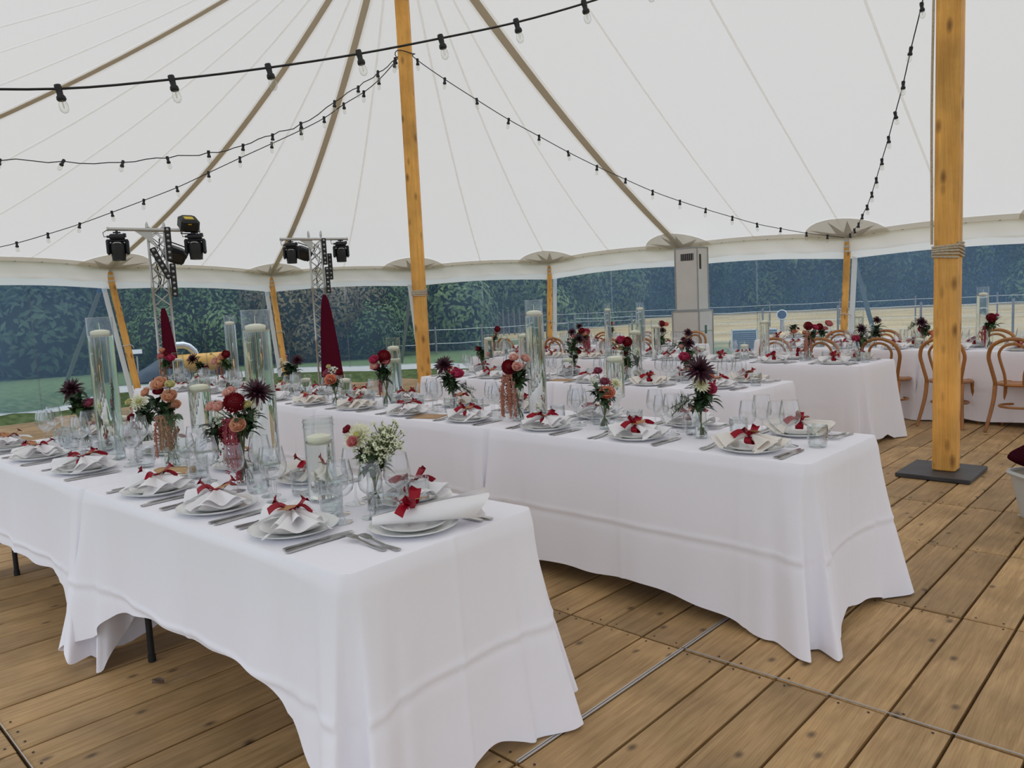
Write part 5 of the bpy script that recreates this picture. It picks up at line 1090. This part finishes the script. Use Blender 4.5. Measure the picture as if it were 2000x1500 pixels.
for sx in (-1, 1):
    for sy in (-1, 1): link('caster', MB().lathe([(0, -.02), (.045, -.02), (.05, 0), (.045, .02), (0, .02)], 12, M=Matrix.Translation((sx*.22, sy*.22, .05)) @ Matrix.Rotation(pi/2, 4, 'X')).mesh('caster', BLACK), ac)

# plastic tub with plush throws at the right edge
TUBM = mat('tub_plastic', (.62, .64, .62), .35, Alpha=.75)
tb = thing('storage_tub', 'pale translucent plastic tub on the planks at the right edge of the photo', 'tub', (-.30, 5.42, .002), rad(41))
link('body', MB().grid(lambda u, v: (lambda a, s: (s*.36*max(-1, min(1, 1.35*cos(a))), s*.26*max(-1, min(1, 1.35*sin(a))), .27*v))(2*pi*u, .86+.14*v), 48, 4, cu=True).add([(x*.31, y*.22, .004) for x, y in ((-1, -1), (1, -1), (1, 1), (-1, 1))], [(0, 1, 2, 3)]).mesh('body', TUBM), tb)
link('rim', MB().tube([(.375*max(-1, min(1, 1.3*cos(a))), .275*max(-1, min(1, 1.3*sin(a))), .275) for a in [2*pi*k/40 for k in range(40)]], .014, 6, closed=True).mesh('rim', TUBM), tb)
def plush(lab, c, d, m, seed, rz):
    rr = random.Random(seed); ph = [rr.uniform(0, 6) for _ in range(6)]
    def fn(u, v):
        a = 2*pi*u; b = pi*(v-.5); k = 1+.08*sin(3*a+ph[0])+.05*sin(7*a+ph[1]+2*b)+.04*sin(5*b+ph[2]); e = .55
        sp = lambda q: math.copysign(abs(q)**e, q)
        return (d[0]/2*k*sp(cos(b))*sp(cos(a)), d[1]/2*k*sp(cos(b))*sp(sin(a)), d[2]/2*k*sin(b))
    tag(link('plush_throw', MB().grid(fn, 48, 24, cu=True).mesh('plush_throw', m), None, c, (0, 0, rz)), lab, 'blanket')
PLUSH = fabric('plush_wine', (.045, .008, .014), .05, bump=.9, bscale=140)
plush('folded wine-red plush throw lying on the plastic tub', (-.285, 5.43, .38), (.80, .52, .19), PLUSH, 3, rad(41))
plush('wine-red plush throw on top of the folded one', (-.275, 5.44, .565), (.74, .46, .18), PLUSH, 5, rad(50))
plush('pale pink rolled throw topmost on the wine-red pile', (-.25, 5.46, .72), (.60, .34, .13), fabric('plush_pink', (.62, .42, .40), .05, bump=.6, bscale=120), 8, rad(45))
# dry leaf on the floor
tw = thing('dry_leaf', 'curled dry brown leaf on a stalk lying on the planks beside the front table leg', 'leaf', (-2.95, 1.17, .004), .9)
link('stalk', MB().tube([(0, 0, .004), (.05, .01, .018), (.10, .0, .03)], .0022, 5).mesh('stalk', STEMB), tw); link('blade', MB().grid(lambda u, v: (-.045*u, .016*(2*v-1)*sin(pi*min(.97, u+.08)), .004+.018*(2*v-1)**2+.006*u), 6, 4).mesh('blade', mat('dry_leaf', (.16, .11, .075), .8)), tw)

# ------------------------------------------------------------------ outside: things seen through the clear walls
def at(b, d, z=None):
    b = rad(b); x = d*(cos(b)*DV.x+sin(b)*RV.x); y = d*(cos(b)*DV.y+sin(b)*RV.y); return Vector((x, y, gz(x, y) if z is None else z))
def lampost(b, d, lab, h=.62):
    p = at(b, d); o = thing('flood_lamp', lab, 'lamp', p, facecam(p.x, p.y))
    link('stake', MB().tube([(0, 0, -.02), (0, 0, h)], .014, 8).mesh('stake', ALU), o)
    link('housing', MB().bbox((0, 0, .08), (.24, .09, .15), .012, M=Matrix.Translation((0, 0, h)) @ Matrix.Rotation(-.7, 4, 'X')).mesh('housing', BLACK), o)
    link('lamp_glass', MB().box((0, -.048, .08), (.20, .004, .11), M=Matrix.Translation((0, 0, h)) @ Matrix.Rotation(-.7, 4, 'X')).mesh('lamp_glass', mat('lamp_glass', (.6, .6, .58), .2)), o)
lampost(-26.5, 16.8, 'small black flood lamp on a stake outside, left of the first truss', .52); lampost(9.0, 15.2, 'small black flood lamp on a stake outside beside the cabinet tower', .62)
p = at(-22.6, 17.2); rz = facecam(p.x, p.y)
h = thing('space_heater', 'yellow horizontal drum heater with silver exhaust elbow outside behind the second row', 'heater', p, rz+.25)
link('drum', MB().lathe([(.0, -.62), (.15, -.62), (.21, -.58), (.235, -.5), (.235, .45), (.20, .55), (.13, .58), (.11, .54), (0, .54)], 24, cap=False, M=Matrix.Translation((0.05, 0, .27)) @ Matrix.Rotation(pi/2, 4, 'Y')).mesh('drum', YELLOW), h)
link('exhaust_pipe', MB().tube([(-.02, .12, .44), (-.06, .12, .56), (-.16, .12, .66), (-.26, .12, .70), (-.56, .12, .70)], .075, 12).mesh('exhaust_pipe', mat('galvanised', (.7, .71, .72), .3, .8)), h)
link('chassis', MB().box((0, -.2, .1), (1.0, .03, .03)).box((0, .2, .1), (1.0, .03, .03)).box((-.4, 0, .15), (.04, .4, .12)).box((.4, 0, .15), (.04, .4, .12)).mesh('chassis', BLACK), h)
for s in (-1, 1): link('wheel', MB().lathe([(0, -.03), (.11, -.03), (.12, 0), (.11, .03), (0, .03)], 14, M=Matrix.Translation((.4, s*.25, .12)) @ Matrix.Rotation(pi/2, 4, 'X')).mesh('wheel', BLACK), h)
p = at(-17.0, 18.0); g = thing('generator', 'black framed portable generator with a red tank outside, seen past a side pole', 'generator', p, facecam(p.x, p.y)); g.scale = (.6, .6, .66)
fr = MB()
for s in (-1, 1): fr.tube([(s*.28, -.2, 0), (s*.28, -.2, .62), (s*.24, 0, .72), (s*.28, .2, .62), (s*.28, .2, 0)], .02, 6)
fr.tube([(-.28, -.2, .62), (.28, -.2, .62)], .02, 6).tube([(-.28, .2, .62), (.28, .2, .62)], .02, 6).tube([(-.24, 0, .72), (.24, 0, .72)], .02, 6)
link('frame', fr.mesh('frame', BLACK), g); link('engine', MB().bbox((0, 0, .25), (.46, .34, .34), .04).mesh('engine', NAVY), g); link('fuel_tank', MB().bbox((0, 0, .50), (.44, .32, .13), .04).mesh('fuel_tank', mat('red_paint', (.4, .02, .02), .4)), g)
p = at(-25.0, 16.6); tp = tag(link('tarpaulin', MB().grid(lambda u, v: (1.1*(u-.5), .8*(v-.5), .42*(sin(pi*u)**.6)*(sin(pi*v)**.5)+.05*sin(9*u+5*v)*sin(pi*u)), 18, 12).mesh('tarpaulin', mat('tarp_grey', (.05, .065, .085), .7)), None, p, (0, 0, facecam(p.x, p.y))), 'crumpled dark grey tarpaulin heaped outside beside the first truss', 'tarpaulin')
# louvred boxes, yellow unit and round fan beyond the fifth row
LOUV = mat('louvre_grey', (.22, .25, .28), .5); WHT = mat('white_metal', (.72, .74, .76), .4)
for b, d, w, lab in ((17.4, 20.5, .62, 'grey louvred box with white frame outside, left of the pair'), (19.1, 20.5, .42, 'grey louvred box with white frame outside, beside the yellow unit')):
    p = at(b, d); o = thing('louvred_box', lab, 'air unit', p, facecam(p.x, p.y))
    link('casing', MB().box((0, .2, .28), (w, .36, .50)).mesh('casing', LOUV), o); fr = MB()
    for s in (-1, 1): fr.box((s*w/2, 0, .28), (.03, .04, .56)); fr.box((0, 0, .28+s*.265), (w+.03, .04, .03))
    link('frame', fr.mesh('frame', WHT), o)
    for k in range(9): link('slat', MB().box((0, 0, 0), (w-.04, .05, .012), M=Matrix.Rotation(.6, 4, 'X')).mesh('slat', LOUV), o, (0, 0, .07+.05*k))
p = at(20.6, 20.0); o = thing('heater_unit', 'yellow boxy heating unit outside beside the louvred boxes', 'heater', p, facecam(p.x, p.y))
link('casing', MB().bbox((0, 0, .30), (.62, .40, .36), .05).mesh('casing', mat('yellow_pale', (.80, .52, .14), .5)), o); link('chassis', MB().box((-.2, 0, .06), (.05, .36, .12)).box((.2, 0, .06), (.05, .36, .12)).mesh('chassis', BLACK), o)
p = at(20.0, 21.5); o = thing('pedestal_fan', 'round dark fan head on a post outside above the yellow unit', 'fan', p, facecam(p.x, p.y))
link('post', MB().tube([(0, 0, 0), (0, 0, .75)], .05, 8).mesh('post', mat('fan_post', (.38, .35, .31), .6)), o); link('rim', MB().tube([(.125*cos(2*pi*k/24), -.05, .88+.125*sin(2*pi*k/24)) for k in range(24)], .016, 6, closed=True).mesh('rim', WHT), o); link('hub', MB().lathe([(0, -.03), (.12, -.03), (.12, .03), (0, .03)], 20, M=Matrix.Translation((0, -.03, .88)) @ Matrix.Rotation(pi/2, 4, 'X')).mesh('hub', mat('fan_dark', (.03, .04, .08), .4)), o)
# paddock fences
TAPE = mat('fence_tape', (.75, .74, .68), .6); FPOST = noisecol('fence_post', [(.10, .085, .07), (.2, .17, .14)], (4, 4, .6), 4, .9)
def fence(lab, A, Bp, n, h, zs, pr=.04):
    o = thing('paddock_fence', lab, 'fence', A); D = Bp-A
    pm = MB().lathe([(pr, -.1), (pr, h-.02), (pr*.7, h), (0, h)], 8, cap=False).mesh('post', FPOST)
    for k in range(n+1): q = A+D*k/n; link('post', pm, o, (D.x*k/n, D.y*k/n, gz(q.x, q.y)-A.z))
    for z in zs:
        link('tape', MB().strip([Vector((D.x*k/(n*2), D.y*k/(n*2), z+gz(A.x+D.x*k/(n*2), A.y+D.y*k/(n*2))-A.z-.02*(k % 2))) for k in range(n*2+1)], .018, .002, 0, (0, 0, 1)).mesh('tape', TAPE), o)
fence('white tape fence on dark posts crossing the straw field beyond the back wall', at(5, 26), at(44, 24), 8, 1.05, (.95, .65, .35, .1), .03)
fence('second white tape fence farther out in the straw field', at(2, 42), at(42, 40), 9, 1.2, (1.05, .6), .03)
fence('low white tape fence beyond the green lawn in the middle', at(-13, 24), at(4.5, 26.2), 5, .9, (.8, .35), .03)
st = MB()
vine = thing('vineyard_stakes', 'row of thin wooden stakes in front of the clipped hedge far behind the lawn', 'stakes', at(-8, 43))
for k in range(26):
    q = at(-8+k*.42, 43+.6*sin(k*3)); link('stake', MB().lathe([(.045, 0), (.04, 1.1+.4*random.random()), (0, 1.6)], 6, cap=False).mesh('stake', FPOST), vine, q-at(-8, 43))
# trees and bushes
def crown(seed, rx, rz, n, leaf, blobs):
    r = random.Random(seed); mb = MB(); core = MB(); B = []
    for k in range(blobs):
        a = r.uniform(0, 6.28); e = r.uniform(-.8, 1.2); q = r.uniform(.35, .8); B.append((Vector((rx*q*cos(a)*cos(e), rx*q*sin(a)*cos(e), rz*q*sin(e))), r.uniform(.32, .55)*rx))
    B.append((Vector((0, 0, 0)), rx*.7))
    for c, R in B:
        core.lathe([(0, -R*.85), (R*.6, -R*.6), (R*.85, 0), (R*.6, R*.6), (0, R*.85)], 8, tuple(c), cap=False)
        for k in range(n//len(B)):
            d = Vector((r.gauss(0, 1), r.gauss(0, 1), r.gauss(0, 1)+.2)).normalized(); p = c+d*R*r.uniform(.82, 1.12); s = leaf*r.uniform(.6, 1.3)
            t = d.cross(Vector((r.gauss(0, 1), r.gauss(0, 1), r.gauss(0, 1)))).normalized(); b = d.cross(t)*.5; t = t+d*r.uniform(-.3, .6); g = t*.5+b
            mb.add([p-t*s*.5, p+b*s*.45, p+t*s*.5-Vector((0, 0, .15*s)), p-b*s*.45], [(0, 1, 2, 3)])
    return mb, core
def leafmat(nm, a, b): 
    m = noisecol(nm, [a, b], nscale=.8, rough=.7, detail=4, rnd=1); return m
FM = [leafmat('foliage_deep', (.018, .040, .018), (.055, .10, .035)), leafmat('foliage_mid', (.04, .085, .024), (.13, .21, .06)), leafmat('foliage_brown', (.08, .065, .03), (.22, .17, .08)), leafmat('foliage_hazel', (.05, .095, .03), (.16, .23, .07))]
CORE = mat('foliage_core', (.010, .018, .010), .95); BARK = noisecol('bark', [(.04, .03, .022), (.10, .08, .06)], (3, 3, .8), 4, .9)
def treespec(name, cat, seed, rx, rz, zc, n, leaf, blobs, fm, trunk):
    mb, core = crown(seed, rx, rz, n, leaf, blobs); parts = []
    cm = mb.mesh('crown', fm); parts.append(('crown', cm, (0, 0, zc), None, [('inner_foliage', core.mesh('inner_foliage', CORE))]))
    if trunk: parts.append(('trunk', MB().tube([(0, 0, -.2), (.05, 0, zc*.4), (0, .05, zc)], [trunk, trunk*.8, trunk*.5], 8).mesh('trunk', BARK)))
    return Spec(name, cat, None, parts)
TS = [treespec('broadleaf_tree', 'tree', 1, 3.2, 4.6, 2.6, 20000, .24, 14, FM[1], .22), treespec('dark_tree', 'tree', 2, 3.0, 5.0, 2.4, 20000, .22, 14, FM[0], .25), treespec('broadleaf_tree', 'tree', 3, 3.4, 4.4, 2.5, 20000, .26, 12, FM[3], .2)]
BS = [treespec('bush', 'bush', 5, 1.5, 1.3, 1.1, 9000, .12, 9, FM[1], 0), treespec('bush', 'bush', 6, 1.5, 1.2, 1.0, 9000, .12, 9, FM[2], 0)]
rr = random.Random(11)
OR2 = ORD+['thirteenth', 'fourteenth', 'fifteenth', 'sixteenth', 'seventeenth', 'eighteenth', 'nineteenth', 'twentieth']
def putcopy(sp, lab, p, grp, sc): sp.put(lab, p, rr.uniform(0, 6), grp, sc)
for k in range(15): putcopy(TS[(0, 1, 2, 1)[k % 4]], 'tall green tree, %s from left, beyond the lawn behind the rounded wall' % OR2[k], at(-42+k*2.5, 30+rr.uniform(-2, 3)), 'trees behind the rounded wall', rr.uniform(.95, 1.25))
for k in range(12): putcopy(TS[1], 'dark tree, %s from left, second line behind the rounded wall' % OR2[k], at(-43+k*3.2, 40+rr.uniform(-2, 2)), 'second line of trees', rr.uniform(1.3, 1.6))
for k in range(8): putcopy(TS[(1, 2)[k % 2]], 'tree, %s from left, behind the russet clipped hedge' % OR2[k], at(-7+k*1.9, 52+rr.uniform(-2, 3)), 'trees behind the hedge', rr.uniform(1.1, 1.4))
for k in range(20): putcopy(TS[(1, 0, 1)[k % 3]], 'hazy dark tree, %s from left, at the far edge of the straw field' % OR2[k], at(3+k*2.1, 78+rr.uniform(-3, 4)), 'trees at the edge of the field', rr.uniform(1.7, 2.2))
for b, d, q, s, lab in ((-21.5, 24.5, 0, 1.25, 'big green bush between the two trusses'), (-23.8, 26, 0, 1.3, 'green bush right of the first truss'), (-15.5, 24, 1, 1.25, 'brownish bush just right of the second side pole'), (-12.8, 24.5, 1, 1.3, 'brown and green bush right of the second truss'), (-10.3, 25, 0, 1.2, 'green bush behind the side pole beside the main pole'), (-18, 25.5, 0, 1.35, 'leafy bush behind the second truss')):
    BS[q].put(lab, at(b, d), rr.uniform(0, 6), None, s)
def hedge(lab, A, Bp, h, w, m, seed):
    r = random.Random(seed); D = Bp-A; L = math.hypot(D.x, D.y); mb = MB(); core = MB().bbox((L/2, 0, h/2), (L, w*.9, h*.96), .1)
    for k in range(int(L*420)):
        x = r.uniform(0, L); f = r.random(); s = r.uniform(.08, .16)
        p, n = ((Vector((x, r.uniform(-w/2, w/2), h)), Vector((0, 0, 1))) if f < .3 else (Vector((x, -w/2 if f < .75 else w/2, r.uniform(.05, h))), Vector((0, -1 if f < .75 else 1, 0))))
        t = Vector((r.gauss(0, 1), r.gauss(0, 1), r.gauss(0, 1))).normalized(); t = (t-n*t.dot(n)*.5).normalized(); b = n.cross(t)*.6; p += n*r.uniform(-.02, .06)
        mb.add([p-t*s*.6, p+b*s*.5, p+t*s*.6, p-b*s*.5], [(0, 1, 2, 3)])
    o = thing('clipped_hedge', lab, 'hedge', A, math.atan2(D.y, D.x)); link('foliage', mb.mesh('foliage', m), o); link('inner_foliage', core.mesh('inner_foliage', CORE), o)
hedge('reddish brown clipped hedge beyond the lawn at far left', at(-40, 26.5), at(-25.5, 28.5), 1.35, .9, leafmat('hedge_brown', (.05, .03, .022), (.13, .075, .045)), 1)
hedge('clipped hedge with russet top in the middle distance behind the lawn', at(-7.5, 46), at(4, 47), 1.15, 1.0, leafmat('hedge_russet', (.035, .045, .018), (.11, .08, .04)), 2)
